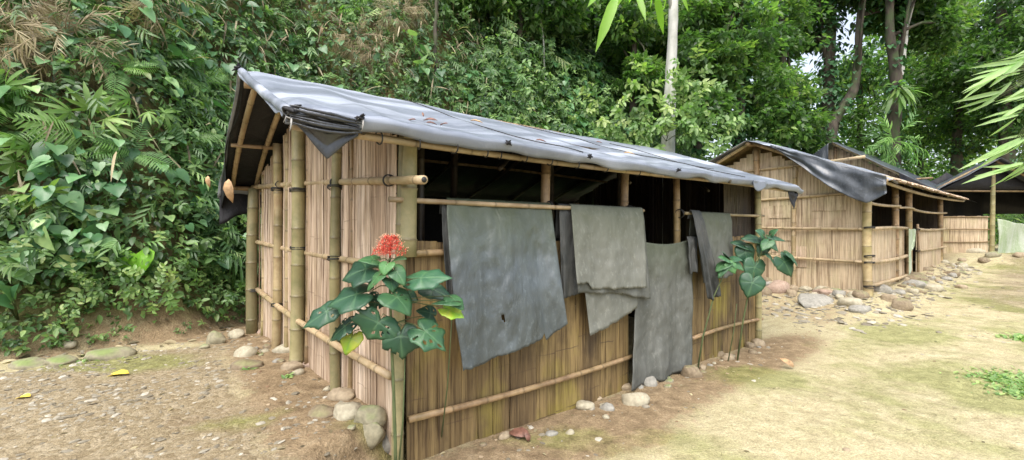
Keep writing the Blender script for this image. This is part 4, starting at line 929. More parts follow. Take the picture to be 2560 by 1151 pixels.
sheet('hanging_sheet', 'cloth_green', lambda u, v: Psh(16.45 + 2.3 * u, 14.85 - .05 * math.sin(u * 9 + v * 3), 1.98 - .18 * math.sin(u * 3.14) * (1 - v) - v * 1.2 + .03 * nz3(u * 6, v * 3)), 40, 30, label='pale green cloth hung across the open side of the far shelter', cat='cloth', origin=(17, 14.85, 1.9))

# ------------------------------------------------------------------ leaves
def tmpl_fan(out, cen, cup=.15, droop=.22):
    o = np.array(out, float); half = o[1:-1]; mir = half[::-1] * [-1, 1]
    pts = np.concatenate([o, mir]); c = np.array([cen])
    xy = np.concatenate([c, pts]); z = cup * np.abs(xy[:, 0]) - droop * xy[:, 1] ** 2
    v = np.concatenate([xy, z[:, None]], 1); n = len(pts)
    mb = MB(); mb.add(v, [(0, 1 + i, 1 + (i + 1) % n) for i in range(n)]); return mb.template()
HEART = tmpl_fan([(0, 0), (.14, -.15), (.34, -.15), (.5, .03), (.5, .28), (.36, .58), (.16, .84), (0, 1)], (0, .3), .25, .25)
OVAL = tmpl_fan([(0, 0), (.17, .16), (.25, .42), (.17, .75), (0, 1)], (0, .45), .3, .25)
def strip(w, n=4, droop=.25, cup=.3, c0=0):
    ys = np.linspace(0, 1, n); ww = w * np.sin(np.pi * np.clip(ys * .93 + .07, 0, 1)) ** .7; ww[-1] = .003
    P = np.stack([np.stack([-ww, ys, cup * ww - droop * ys ** 2], -1), np.stack([0 * ys, ys, -droop * ys ** 2], -1), np.stack([ww, ys, cup * ww - droop * ys ** 2], -1)], 0)
    mb = MB(); mb.grid(P); return mb
LANCE = strip(.085).template(); LANCE3 = strip(.085, 3, .2).template(); BLADE = strip(.03, 5, .5).template()
mb = MB(); mb.add([(0, 0, 0), (.24, .45, -.02), (0, 1, -.18), (-.24, .45, -.02), (0, .5, -.09)], [(0, 1, 4), (1, 2, 4), (2, 3, 4), (3, 0, 4)]); DIA = mb.template()
mb = MB(); mb.add([(0, 0, 0), (.26, .45, .03), (0, 1, -.15), (-.26, .45, .03)], [(0, 1, 2), (0, 2, 3)]); DIA2 = mb.template()
def t_fern(n=15, wid=.34, seed=1, drp=.45, pin=None):
    r = np.random.default_rng(seed); mb = MB(); ys = np.linspace(.12, .97, n); P = []; A = []; Nn = []; S = []
    for y in ys:
        L = wid * math.sin(math.pi * (y * .85 + .12)) ** .8
        for sg in (-1, 1):
            P.append((0, y, .15 * y - drp * y * y)); A.append((sg * 1, .35 + r.normal(0, .06), -.15 - .3 * y + r.normal(0, .05))); Nn.append((0, .3, 1)); S.append((L * .75 if pin is None else pin, L, L))
    P.append((0, .97, .15 - drp)); A.append((0, 1, -.8)); Nn.append((0, .5, 1)); S.append((.06, .1, .1))
    mb.inst(LANCE3, P, A, Nn, S, np.tile([[.5, .5, 0, 0]], (len(P), 1)))
    ys = np.linspace(0, 1, 7); mb.tube(np.stack([0 * ys, ys, .15 * ys - drp * ys ** 2], -1), .006, 4); return mb.template()
FERN = t_fern(); FERN2 = t_fern(18, .26, 3, .6); PALM = t_fern(16, .5, 5, .55, pin=.25)
def t_spray(n=8, seed=2, ll=.5):
    r = np.random.default_rng(seed); mb = MB(); P = []; A = []; Nn = []; S = []
    for k in range(n):
        y = .25 + .75 * k / (n - 1); sg = 1 if k % 2 else -1
        P.append((0, y, .1 * y - .35 * y * y)); A.append((sg * r.uniform(.4, .9), .8, r.uniform(-.9, -.2))); Nn.append((r.normal(0, .3), .2, 1)); L = ll * r.uniform(.7, 1.1); S.append((L, L, L))
    mb.inst(LANCE, P, A, Nn, S, np.tile([[.5, .5, 0, 0]], (n, 1)))
    ys = np.linspace(0, 1, 6); mb.tube(np.stack([0 * ys, ys, .1 * ys - .35 * ys ** 2], -1), .008, 4); return mb.template()
SPRAY = t_spray(); SPRAY2 = t_spray(11, 5, .42)
_l = LANCE; LANCE = strip(.05, 4, .4).template(); DRYSPRAY = t_spray(13, 8, .36); LANCE = _l
def t_palmate(n=8, seed=4):
    r = np.random.default_rng(seed); mb = MB(); a = np.linspace(-2.3, 2.3, n); P = np.tile([[0, .45, 0]], (n, 1))
    A = np.stack([np.sin(a), np.cos(a), r.uniform(-.6, -.2, n)], -1); S = .6 * np.cos(a * .32)[:, None] * np.array([[1.15, 1, 1]])
    mb.inst(LANCE, P, A, np.tile([[0, 0, 1]], (n, 1)), S, np.tile([[.5, .5, 0, 0]], (n, 1)))
    mb.tube([(0, 0, -.1), (0, .25, .02), (0, .45, 0)], .01, 4); return mb.template()
PALMATE = t_palmate()
def t_whorl(n=6, seed=3, tp=OVAL):   # little leafy shoot
    r = np.random.default_rng(seed); mb = MB(); P = []; A = []; S = []; 
    for k in range(n):
        y = .15 + .8 * k / n; a = k * 2.4; P.append((0, y, 0)); A.append((math.cos(a), .45, math.sin(a) * .6)); S.append(.48 * r.uniform(.7, 1.1))
    mb.inst(tp, P, A, np.tile([[0, .6, 1]], (n, 1)), S, np.stack([.5 + r.normal(0, .06, n), .5 + r.normal(0, .06, n), np.zeros(n), np.zeros(n)], -1))
    mb.tube([(0, 0, 0), (0, .5, .02), (0, 1, 0)], .012, 4); return mb.template()
SHOOT = t_whorl(); SHOOT2 = t_whorl(8, 6)

def hill_pts(n, region, umin, umax, rg, zmax=12):
    x = rg.uniform(region[0], region[1], n * 3); y = rg.uniform(region[2], region[3], n * 3); u = foot_u(x, y)
    z = gz(x, y); k = (u > umin) & (u < umax) & (z < zmax) & (np.abs(x / np.maximum(y, .1)) < 1.45) & (z < CAMZ + .72 * y) & (y > 2.5)
    x, y, z, u = x[k][:n], y[k][:n], z[k][:n], u[k][:n]
    return np.stack([x, y, z], -1), u
def leafcloud(mb, tp, P, nrm, size, rg, tone=(.45, .2), out=(0, .35), up=.5, droop=.5, jit=.45, vert=0, bri=(.6, .24)):
    m = len(P)
    o = rg.uniform(out[0], out[1], m)[:, None]
    hz = norm(nrm * [1, 1, 0.0] + 1e-6)
    A = norm(hz * 1.0 + rg.normal(0, jit, (m, 3)) + np.array([0, 0, -droop]))
    Nn = norm(nrm * (1 - up) + np.array([0, 0, up]) + rg.normal(0, jit * .6, (m, 3)))
    S = rg.uniform(size[0], size[1], m)
    c = np.stack([np.clip(rg.normal(tone[0], tone[1], m), 0.02, .98), np.clip(rg.normal(bri[0], bri[1], m), 0, 1), np.zeros(m), np.zeros(m)], -1)
    mb.inst(tp, P + nrm * o + np.array([0, 0, .3]) * o * rg.uniform(-.2, 1, (m, 1)), A, Nn, S, c)

rg = np.random.default_rng(3)
def patch(region, n, specs, mat, name, label, umin=.5, umax=5.5, dens=None):
    mb = MB()
    for tp, frac, kw in specs:
        P, u = hill_pts(int(n * frac), region, umin, umax, rg)
        if dens is not None:
            k = rg.random(len(P)) < dens(P); P = P[k]
        if len(P) == 0: continue
        leafcloud(mb, tp, P, hnormal(P[:, 0], P[:, 1]), rg=rg, **kw)
    o = mb.build(name, M[mat]); return tag(o, label, 'undergrowth', kind='stuff')
clump = lambda sc_, sd_, th: (lambda P: np.clip((vn(P[:, 0] * sc_ + P[:, 2] * .7, P[:, 1] * sc_ + P[:, 2] * sc_, sd_) - th) * 3.2, 0.04, 1))
patch((-14, 0, 3, 15), 52000, [(OVAL, .55, dict(size=(.05, .15), out=(0, .45), tone=(.45, .24))), (SHOOT, .12, dict(size=(.15, .32), out=(0, .45), tone=(.5, .2))), (SPRAY, .05, dict(size=(.2, .45), out=(.05, .5), tone=(.4, .2), droop=.3))], 'leaf', 'undergrowth', 'dense small leaved green undergrowth covering the bank left of and behind the near hut')
patch((-1, 13, 8, 24), 80000, [(OVAL, .55, dict(size=(.06, .18), out=(0, 1.0), tone=(.52, .25))), (SHOOT, .14, dict(size=(.2, .45), out=(0, 1.1), tone=(.55, .22))), (SPRAY, .04, dict(size=(.3, .6), out=(.05, 1), tone=(.5, .2)))], 'leaf', 'undergrowth', 'dense green undergrowth rising behind the near hut roof on the hill', umin=.3, umax=8)
patch((-13, 1, 3, 14), 13000, [(HEART, .5, dict(size=(.11, .24), out=(.15, .65), tone=(.58, .25), up=.42, droop=.8, jit=.4)), (HEART, .5, dict(size=(.06, .13), out=(.12, .6), tone=(.55, .28), up=.42, droop=.8, jit=.5))], 'heart', 'creeping_vine_leaves', 'big heart shaped vine leaves over the bank left of the hut', umin=.5, umax=3.2, dens=lambda P: np.clip((vn(P[:, 0] * 1.1 + 3, P[:, 2] * 1.4, 4) - .3) * 4, .05, 1) * np.where(P[:, 2] < 2.3, 1, .28))
patch((1, 8, 8, 17), 5200, [(HEART, 1, dict(size=(.14, .30), out=(.2, 1.1), tone=(.6, .22), up=.5, droop=.7, jit=.35))], 'heart', 'creeping_vine_leaves', 'pale green broad vine leaves above the middle of the near hut roof', umin=.5, umax=5, dens=clump(.8, 3, .3))
patch((-13, -2.5, 3, 8), 9000, [(OVAL, .8, dict(size=(.05, .13), out=(0, .25), tone=(.6, .22))), (SHOOT, .2, dict(size=(.1, .22), out=(0, .2), tone=(.65, .2)))], 'leaf', 'bank_foot_creeper', 'fresh green creepers trailing down to the bank foot left of the hut', umin=.06, umax=1.0, dens=lambda P: np.clip((vn(P[:, 0] * 2.2, P[:, 1] * 2.2, 21) + .9 * (P[:, 2] - .68)) * 3, 0, 1))
patch((-12, 3, 3, 14), 2600, [(BLADE, 1, dict(size=(.25, .6), out=(.1, .6), tone=(.55, .25), droop=.7))], 'dry', 'dry_bamboo_litter', 'dry straw coloured bamboo blades caught on the hillside', umin=.8, umax=5, dens=clump(.9, 12, .4))

# ---- plants placed where the photo shows them
def plant(name, px, py, mat, tp, n, size, label, cat, group=None, spread=.25, off=.35, droop=.4, tone=(.5, .15), up=.5, stem=True, seed=None, jit=.5, tipup=.3, Y=None, wide=1.0):
    p0 = hit(px, py) if Y is None else at(px, py, Y)
    rg2 = np.random.default_rng(seed or int(px * 3 + py)); nr = hnormal(np.array([p0[0]]), np.array([p0[1]]))[0] if Y is None else np.array([0, -1, .3])
    base = p0 + nr * off * .2
    root = empty(name, base, label, cat, group)
    c = p0 + nr * off
    mb = MB(); a = rg2.uniform(0, 2 * np.pi, n)
    hz = norm(nr * [1, 1, 0] + 1e-6); side = np.array([-hz[1], hz[0], 0])
    A = norm(hz * .55 + side * np.cos(a)[:, None] * wide + np.array([0, 0, 1.]) * (np.sin(a)[:, None] * .8 + tipup) + rg2.normal(0, jit * .4, (n, 3)))
    Nn = norm(np.array([0, 0, up]) + hz * (1 - up) + rg2.normal(0, .25, (n, 3)))
    Pp = c + A * spread * rg2.uniform(0, 1, (n, 1))
    S = rg2.uniform(size[0], size[1], n); A[:, 2] -= droop * rg2.random(n)
    mb.inst(tp, Pp, A, Nn, S, np.stack([np.clip(rg2.normal(tone[0], tone[1], n), 0, 1), np.clip(rg2.normal(.6, .15, n), 0, 1), np.zeros(n), np.zeros(n)], -1))
    mb.build('foliage', M[mat], root)
    if stem:
        mb = MB()
        for k in range(min(n, 5)): mb.tube([base - nr * .1, (base + Pp[k]) / 2 + [0, 0, .04], Pp[k]], [.009, .007, .004], 5)
        mb.build('stem', M['stem'], root)
    return root
FG = 'ferns on the hillside'
for px, py, sz, lb in ((400, 205, .55, 'broad pale fern arching out of the bank left of the roof peak'), (480, 235, .5, 'fern directly left of the roof peak'), (620, 150, .35, 'bright upright fern just above the roof peak'), (540, 215, .38, 'light green fern curling beside the tied roof peak'), (300, 215, .45, 'fern left of the broad pale fern'),
                       (330, 420, .5, 'fern in the middle of the bank above the heart leaves'), (180, 60, .45, 'fern high on the bank at the upper left'), (60, 300, .5, 'large frond plant at the left edge of the bank')):
    plant('fern', px, py, 'fern', FERN if sz > .4 else FERN2, 9, (sz * .7, sz * 1.1), lb, 'fern', FG, tone=(.5, .2), spread=.05, droop=.25, tipup=.5)
PG = 'palmate bamboo shoots on the bank'
for px, py, sz, lb, tn in ((70, 310, .5, 'wide fan of lance leaves at the left edge of the bank', .55), (230, 360, .45, 'fan of lance leaves above the heart leaf patch', .6), (180, 540, .42, 'fan of bright lance leaves low on the left of the bank', .75), (560, 470, .32, 'fan of light lance leaves left of the hanging roof flap', .6), (110, 430, .36, 'fan of pale lance leaves in the left middle of the bank', .6),
                           (450, 300, .36, 'spiky light plant below the broad fern', .7), (330, 300, .4, 'grey green fan of lance leaves under the ferns', .5), (610, 380, .28, 'small fan of leaves beside the roof flap', .6)):
    plant('palmate_plant', px, py, 'bamboo_leaf', PALMATE, 6, (sz * .8, sz * 1.2), lb, 'plant', PG, tone=(tn, .12), spread=.1, droop=.4)
PM = 'spiny palm fronds on the bank'
for px, py, sz, lb in ((240, 400, .6, 'feathery palm frond above the heart leaves on the left'), (500, 60, .5, 'dark feathery frond high above the left of the roof'), (420, 380, .45, 'feathery frond drooping left of the hut')):
    plant('palm_seedling', px, py, 'bamboo_leaf', PALM, 4, (sz * .8, sz * 1.1), lb, 'palm', PM, tone=(.35, .1), spread=.05, droop=.4)
DG = 'dry bamboo clumps on the hillside'
for px, py, n, lb in ((110, 60, 26, 'grey brown dry bamboo clump in the upper left corner'), (190, 170, 24, 'dry drooping bamboo clump below the upper left corner'), (60, 150, 20, 'dry bamboo twigs at the left edge above the ferns'), (290, 40, 18, 'dry bamboo tuft at the top left of the photo'),
                      (980, 80, 26, 'tan dry bamboo clump above the left half of the roof'), (870, 130, 22, 'tan dry bamboo leaves just above the roof ridge'), (1010, 40, 20, 'straw coloured dry bamboo tuft at the top above the roof'), (930, 170, 18, 'dry leaf tuft touching the roof ridge'), (1730, 180, 16, 'dry twiggy tangle right of the pale trunk')):
    plant('dry_bamboo', px, py, 'dry', DRYSPRAY, int(n * 2.2), (.26, .52), lb, 'dry bamboo', DG, tone=(.55, .25), droop=1.1, spread=.35, tipup=-.2, off=.45, up=.2)
BGp = 'leafy bushes on the hillside'
for px, py, sz, mt, tp, n, lb, tn in (
    (860, 30, .30, 'bright', PALMATE, 9, 'bright yellow green bamboo leaves at the top above the roof', .7), (900, 75, .26, 'bright', SPRAY, 8, 'bright lance leaves hanging below the topmost bright leaves', .5), (680, 60, .3, 'bamboo_leaf', SPRAY, 12, 'green bamboo tuft above the roof peak', .6), (790, 120, .28, 'bamboo_leaf', SPRAY2, 12, 'light bamboo tuft above the ridge left of the dry clump', .7),
    (1000, 145, .26, 'heart', HEART, 7, 'pale round leaves just above the left part of the ridge', .85), (1020, 205, .24, 'heart', HEART, 8, 'broad pale leaves touching the ridge below the dry clump', .75), (1120, 70, .35, 'leaf', SHOOT2, 14, 'light green leafy bush at the top centre left', .7), (1240, 90, .35, 'leaf', SHOOT2, 12, 'leafy bush behind the roof left of the vine bush', .6),
    (1350, 130, .28, 'heart', HEART, 22, 'vine bush with pale yellow green broad leaves above the roof centre', .8), (1400, 200, .28, 'heart', HEART, 18, 'broad leaves arching right of the vine bush', .7), (1310, 270, .26, 'heart', HEART, 20, 'bright broad leaves resting on the ridge at the centre', .85), (1250, 230, .25, 'heart', HEART, 12, 'small patch of broad leaves above the ridge left of centre', .7),
    (1400, 60, .4, 'leaf', SHOOT2, 16, 'fine leaved bush with whitish flowers at the top centre', .75), (1560, 160, .4, 'leaf', SHOOT, 18, 'leafy shoots between the vine bush and the pale trunk', .65), (1530, 260, .4, 'leaf', SHOOT2, 18, 'light bush above the right of the ridge', .75), (1600, 290, .36, 'leaf', SHOOT, 18, 'light green bush left of the pale trunk foot', .8), (1740, 300, .4, 'leaf', SHOOT2, 18, 'light shrubs at the foot of the pale trunk', .75),
    (560, 130, .26, 'leaf', SHOOT, 12, 'small leafy bush above the roof peak on the left', .6), (420, 60, .35, 'bamboo_leaf', SPRAY, 12, 'green spray at the top left of the roof peak', .6), (560, 330, .22, 'leaf', SHOOT2, 14, 'light bush against the left side of the roof', .75), (560, 540, .2, 'leaf', SHOOT, 14, 'green leaves below the hanging roof flap', .7),
    (210, 770, .16, 'leaf', SHOOT, 8, 'small green sprig on the mossy bank foot at the left', .7), (45, 800, .2, 'heart', HEART, 6, 'dark broad leaved seedling at the far left bank foot', .4), (380, 750, .18, 'leaf', SHOOT2, 18, 'low leafy patch on the bare soil left of the hut', .75), (440, 700, .18, 'leaf', SHOOT, 14, 'leafy sprigs above the bare soil patch', .6), (560, 770, .18, 'leaf', SHOOT2, 16, 'low green plants left of the far corner post', .6),
    (270, 720, .2, 'leaf', SHOOT, 10, 'sprig of pointed leaves above the bare bank', .75), (210, 640, .22, 'heart', HEART, 8, 'heart leaves hanging over the bare bank', .7), (170, 830, .12, 'leaf', SHOOT, 6, 'tiny sprig at the mossy bank foot', .85), (600, 620, .2, 'leaf', SHOOT2, 14, 'leafy plants behind the far corner post', .5), (480, 530, .24, 'heart', HEART, 10, 'heart leaves in the middle of the bank right of the large pale leaf', .5)):
    plant('leafy_bush', px, py, mt, tp, n, (sz * .7, sz * 1.15), lb, 'bush', BGp, tone=(tn, .12), spread=sz * 1.2, off=.3 if px < 900 else .6)
# the one large pale leaf
def single_leaf(name, c, axis, nr, size, mat, label, tone=(.9, .9), tp=HEART, wide=1.0):
    mb = MB(); mb.inst(tp, [c], [axis], [nr], [(size * wide, size, size)], [(tone[0], tone[1], 0, 0)])
    o = mb.build(name, M[mat], thick=.002, origin=c); return tag(o, label, 'leaf')
pl = hit(392, 640); single_leaf('large_leaf', pl + [.03, -.35, .04], (.1, -.4, -.9), (0, -.9, .5), .34, 'bright', 'single large pale yellow green leaf on the bank left of the hut', (.95, 1), wide=1.5)

# ------------------------------------------------------------------ trees
def tree(px_list, Y, r0, mat, label, crown, group='trees behind the huts', lsize=(.18, .34), nleaf=5000, tone=(.5, .2), name='tree', z0=None, seed=1, limbs=5, tmpl=DIA2, ivy=0, lm='forest'):
    """px_list: trunk pixels from base upward turned into points at distance Y; crown: list of (x,y,z,rx,ry,rz)"""
    r2 = np.random.default_rng(seed); pts = [at(a, b, Y + d) for a, b, d in px_list]
    base = pts[0].copy(); root = empty(name, base, label, 'tree', group)
    pts = np.array(pts); tt = np.linspace(0, 1, len(pts)); ti = np.linspace(0, 1, 24)
    pp = np.stack([np.interp(ti, tt, pts[:, k]) for k in range(3)], -1)
    pp[1:-1] = (pp[:-2] + pp[1:-1] * 2 + pp[2:]) / 4
    pp[:, 0] += (.06 if mat == 'bark' else .015) * np.array([nz3(t * 6, seed) for t in ti])
    mb = MB(); mb.tube(pp, r0 * (1 - .5 * ti) * (1 + .08 * r2.normal(0, 1, 24)), 10)
    for k in range(limbs):
        i = r2.integers(10, 23); c = crown[k % len(crown)]; e = np.array(c[:3]) + r2.normal(0, .5, 3) * np.array(c[3:]) * .6; m_ = (pp[i] + e) / 2 + [0, 0, .3]
        mb.tube([pp[i], m_, e], [r0 * .35, r0 * .22, r0 * .07], 6)
    mb.build('trunk', M[mat], root)
    mb = MB(); per = nleaf // len(crown)
    for c in crown:
        c = np.array(c, float); nc = max(10, per // 60)
        cc = norm(r2.normal(0, 1, (nc, 3))) * r2.uniform(.35, 1, (nc, 1)) * c[3:] + c[:3]; cr = .32 * c[3:].mean() * r2.uniform(.5, 1.2, nc)
        ids = r2.integers(0, nc, per); d = norm(r2.normal(0, 1, (per, 3))) * (r2.random((per, 1)) ** .4); P = cc[ids] + d * cr[ids][:, None] * [1.2, 1.2, .7]
        A = norm(d * [1, 1, .3] + r2.normal(0, .5, (per, 3)) + [0, 0, -.3]); Nn = norm(np.array([0, 0, .8]) + r2.normal(0, .5, (per, 3)))
        ct = r2.normal(0, tone[1] * .6, nc)[ids]
        col = np.stack([np.clip(tone[0] + ct + r2.normal(0, tone[1] * .6, per), 0, 1), np.clip(r2.normal(.5, .2, per), 0, 1), np.zeros(per), np.zeros(per)], -1)
        mb.inst(tmpl, P, A, Nn, r2.uniform(lsize[0], lsize[1], per), col)
    mb.build('crown', M[lm], root)
    if ivy:
        mb = MB(); i = r2.integers(0, 23, ivy); a = r2.uniform(0, 6.28, ivy); P = pp[i] + r2.random((ivy, 1)) * (pp[np.minimum(i + 1, 23)] - pp[i]); d = np.stack([np.cos(a), np.sin(a), 0 * a], -1)
        mb.inst(HEART, P + d * r0 * r2.uniform(.8, 2.2, (ivy, 1)), d + [0, 0, -.9], d + [0, 0, .4], r2.uniform(.1, .24, ivy), np.stack([r2.uniform(.1, .5, ivy), r2.uniform(.2, .6, ivy), 0 * a, 0 * a], -1))
        mb.build('climbing_leaves', M['heart'], root)
    return root
def cw(px, py, Y, rx, ry=None, rz=None):
    p = at(px, py, Y); return (p[0], p[1], p[2], rx, ry or rx, rz or rx)
TY = 12.6; ZB_ = float(gz(.36 * TY, TY)); PB_ = 575.5 - (ZB_ - .4 - CAMZ) / TY * FPX; SA = float(hit(1090, 195)[1]) - .3; SB = float(hit(1362, 255)[1]) - .5
for px, py, n_, lb in ((1640, 300, 22, 'light bush hiding the left of the pale trunk foot'), (1705, 285, 22, 'light bush hiding the right of the pale trunk foot'), (1668, 350, 26, 'leafy shrub directly below the pale trunk'), (1560, 330, 22, 'light shrub on the ridge line left of the pale trunk'), (1770, 340, 22, 'light shrub between the pale trunk and the second hut roof'), (1620, 230, 16, 'leafy shoots left of the pale trunk at mid height'), (1500, 290, 22, 'broad leaved shrub above the right of the centre ridge'), (1730, 210, 18, 'twiggy leaf tuft right of the pale trunk')):
    plant('leafy_bush', px, py, 'leaf' if n_ != 16 else 'forest', SHOOT2, n_, (.28, .5), lb, 'bush', BGp, tone=(.78, .15), spread=.6, off=.1, Y=12.1, wide=1.2)
tree([(1664, PB_, 0), (1670, 330, 0), (1677, 200, 0), (1683, 60, 0), (1686, -120, 0), (1690, -300, 0)], TY, TY * .0152, 'palebark', 'tree with straight pale whitish trunk rising from the hill above the near hut', [cw(1700, -330, TY, 1.4), cw(1640, -380, TY, 1.2)], nleaf=1500, seed=2, tone=(.5, .2))
tree([(1395 - 10, 330, 0), (1090, 200, 0), (1088, 60, 0), (1095, -100, 0)][1:], SA, .06, 'bark', 'slim mossy trunk rising above the left half of the roof', [cw(1095, -150, SA, .8)], nleaf=700, seed=3, limbs=2, name='sapling', lsize=(.08, .16))
tree([(1362, 260, 0), (1360, 120, 0), (1350, 20, 0), (1345, -120, 0)], SB, .035, 'palebark', 'thin pale vine like stem above the centre of the roof', [cw(1345, -160, SB, .7)], nleaf=500, seed=4, limbs=1, name='sapling', lsize=(.08, .16))
T = [
 ([(2075, 480, 0), (2068, 300, 0), (2075, 120, 0), (2080, -100, 0)], 20, .30, 'bark', 'dark tree trunk wrapped in climbing leaves above the second hut', [cw(2090, -60, 20, 2.2, 2, 1.4), cw(1990, 60, 21, 1.6)], 900),
 ([(2060, 430, 0), (2085, 300, 0), (2140, 220, 0), (2150, 60, 0), (2165, -100, 0)], 19, .22, 'bark', 'leaning crooked trunk curving up right of the dark leafy trunk', [cw(2190, -60, 19, 1.8, 1.6, 1.1), cw(2260, 30, 20, 1.6, 1.6, .9)], 150),
 ([(2230, 480, 0), (2236, 300, 0), (2242, 200, 0), (2225, 90, 0), (2222, -120, 0)], 18, .26, 'bark', 'thick trunk with a ragged epiphyte halfway up above the third hut', [cw(2240, -90, 18, 2, 2, 1.2), cw(2320, 60, 19, 1.5)], 200),
 ([(2245, 230, 0), (2262, 110, 0), (2280, -60, 0)], 18.4, .12, 'palebark', 'slender pale trunk forking right beside the epiphyte tree', [cw(2290, -90, 18.4, 1.4)], 0),
 ([(2520, 480, 0), (2510, 200, 0), (2500, -60, 0)], 21, .3, 'bark', 'dark tree behind the open shelter at the right edge', [cw(2520, 40, 21, 2.4), cw(2480, 180, 21, 2), cw(2560, 280, 21, 1.8)], 300),
 ([(2390, 480, 0), (2395, 250, 0), (2400, -60, 0)], 24, .25, 'bark', 'tree between the third hut and the shelter with bright lower leaves', [cw(2400, 60, 24, 2.4), cw(2360, 200, 23, 2), cw(2440, 300, 24, 2)], 200),
 ([(1850, 450, 0), (1850, 200, 0), (1850, -60, 0)], 15.5, .2, 'bark', 'tree with drooping green foliage left of the second hut roof', [cw(1850, 60, 15.5, 1.3, 1.2, 1.6), cw(1900, 200, 15.5, 1.2, 1.2, 1.5), cw(1930, 300, 15, 1.0), cw(1800, 160, 15, 1.1)], 400),
 ([(1580, 300, 0), (1585, 150, 0), (1590, 0, 0)], 15, .12, 'bark', 'leafy tree on the hill left of the pale trunk', [cw(1580, 60, 15, 1.3, 1.2, 1.1), cw(1500, 20, 15.3, 1.3, 1.2, 1), cw(1620, 190, 14.5, 1.0, 1, .9), cw(1450, -20, 15.5, 1.2)], 0),
 ([(1745, 380, 0), (1745, 200, 0), (1750, 0, 0)], 15.5, .14, 'bark', 'vine hung tree on the hill just right of the pale trunk', [cw(1740, 40, 15.5, 1.4, 1.2, 1.2), cw(1730, 170, 15, 1.2, 1, 1.1), cw(1760, 280, 14.5, 1.1, 1, .9), cw(1680, 110, 16, 1.2, 1, 1.2)], 200),
 ([(1660, 380, 0), (1650, 200, 0), (1650, 0, 0)], 17.5, .14, 'bark', 'tree behind the pale trunk filling the gap on the hill', [cw(1650, 20, 17.5, 1.6), cw(1660, 190, 17, 1.4), cw(1560, 130, 17, 1.2), cw(1820, 40, 18, 1.6)], 0),
 ([(1300, 100, 0), (1300, 20, 0), (1300, -80, 0)], 13.5, .1, 'bark', 'bushy tree at the top of the hill above the roof centre', [cw(1300, -20, 13.5, 1.2), cw(1400, -10, 14, 1.2), cw(1200, -10, 13, 1.0)], 0),
 ([(1960, 450, 0), (1960, 200, 0), (1950, -60, 0)], 18, .2, 'bark', 'leafy tree hanging over the second hut ridge', [cw(1960, 250, 18, 1.6, 1.4, 1.4), cw(1930, 80, 18.5, 1.6), cw(2000, 330, 18, 1.1)], 200),
 ([(2150, 470, 0), (2150, 250, 0), (2150, 100, 0)], 27, .2, 'bark', 'distant tree seen between the crooked trunks', [cw(2150, 180, 27, 2), cw(2180, 330, 26, 2.2)], 0),
 ([(2300, 470, 0), (2300, 250, 0), (2300, 100, 0)], 28, .2, 'bark', 'distant sunlit tree right of the epiphyte trunk', [cw(2310, 220, 28, 2.4), cw(2320, 360, 27, 2.2)], 0),
]
for k, (pl_, Y, r0, mt, lb, cr, iv) in enumerate(T): tree(pl_, Y, r0, mt, lb, cr, nleaf=8000 if Y < 25 else 5000, seed=30 + k, ivy=iv, lsize=(.14, .30) if Y < 19 else (.18, .36), tone=(.36 if k in (0, 4) else .5, .26))
# epiphyte
plant('epiphyte', 2238, 235, 'bamboo_leaf', LANCE, 46, (.45, 1.0), 'ragged strap leaved epiphyte hanging halfway up the thick trunk', 'plant', None, tone=(.35, .2), droop=1.6, spread=.45, Y=17.6, off=.1, wide=1.2, stem=False)
plant('epiphyte', 2225, 360, 'fern', SPRAY2, 36, (.6, 1.0), 'leafy climber on the lower part of the thick trunk', 'plant', None, tone=(.6, .2), droop=1.0, spread=.5, Y=17.6, off=.1, stem=False)
# far wood as one mass
mb = MB(); r5 = np.random.default_rng(8); n = 60000
x = r5.uniform(6, 62, n); y = 34 + r5.uniform(0, 9, n); z = 1 + r5.uniform(0, 1, n) ** 1.2 * 24
dn = vn(x * .33, z * .4, 3) * .65 + vn(x * 1.1, z * 1.1, 9) * .35; a_ = x / y
k = (dn > .16 + .8 * np.exp(-((a_ - .76) / .035) ** 2 - ((z - 20) / 4) ** 2) + .7 * np.exp(-((a_ - .695) / .03) ** 2 - ((z - 17) / 3.5) ** 2) + .01 * np.clip(z - 10, 0, 20)); x, y, z = x[k], y[k], z[k]; n = len(x)
mb.inst(DIA2, np.stack([x, y, z], -1), np.stack([r5.normal(0, 1, n), r5.normal(0, .6, n) - .4, r5.normal(-.3, .4, n)], -1), np.stack([r5.normal(0, .4, n), r5.normal(-.4, .4, n), np.ones(n)], -1), r5.uniform(.35, .8, n), np.stack([np.clip(r5.normal(.62, .2, n), 0, 1), np.clip(r5.normal(.6, .2, n), 0, 1), 0 * x, 0 * x], -1))
tag(mb.build('distant_wood', M['forest']), 'far sunlit wood behind all the huts', 'wood', kind='stuff')
# shrubs filling the wood floor behind the huts
mb = MB(); n = 26000; P_ = []
x = r5.uniform(3, 34, n); y = r5.uniform(15, 30, n); u_ = foot_u(x, y); g_ = gz(x, y, False); h_ = 5.2 * vn(x * .35, y * .35, 6); z = g_ + r5.random(n) ** .8 * h_
k = ((u_ > -1.8) | (y > 21)) & (x / y > .42); x, y, z = x[k], y[k], z[k]; n = len(x)
mb.inst(DIA2, np.stack([x, y, z], -1), np.stack([r5.normal(0, 1, n), r5.normal(-.5, .6, n), r5.normal(-.3, .4, n)], -1), np.stack([r5.normal(0, .4, n), r5.normal(-.3, .4, n), np.ones(n)], -1), r5.uniform(.15, .38, n), np.stack([np.clip(r5.normal(.45, .22, n), 0, 1), np.clip(r5.normal(.5, .2, n), 0, 1), 0 * x, 0 * x], -1))
tag(mb.build('forest_undergrowth', M['forest']), 'shaded undergrowth of the wood behind the second hut', 'undergrowth', kind='stuff')

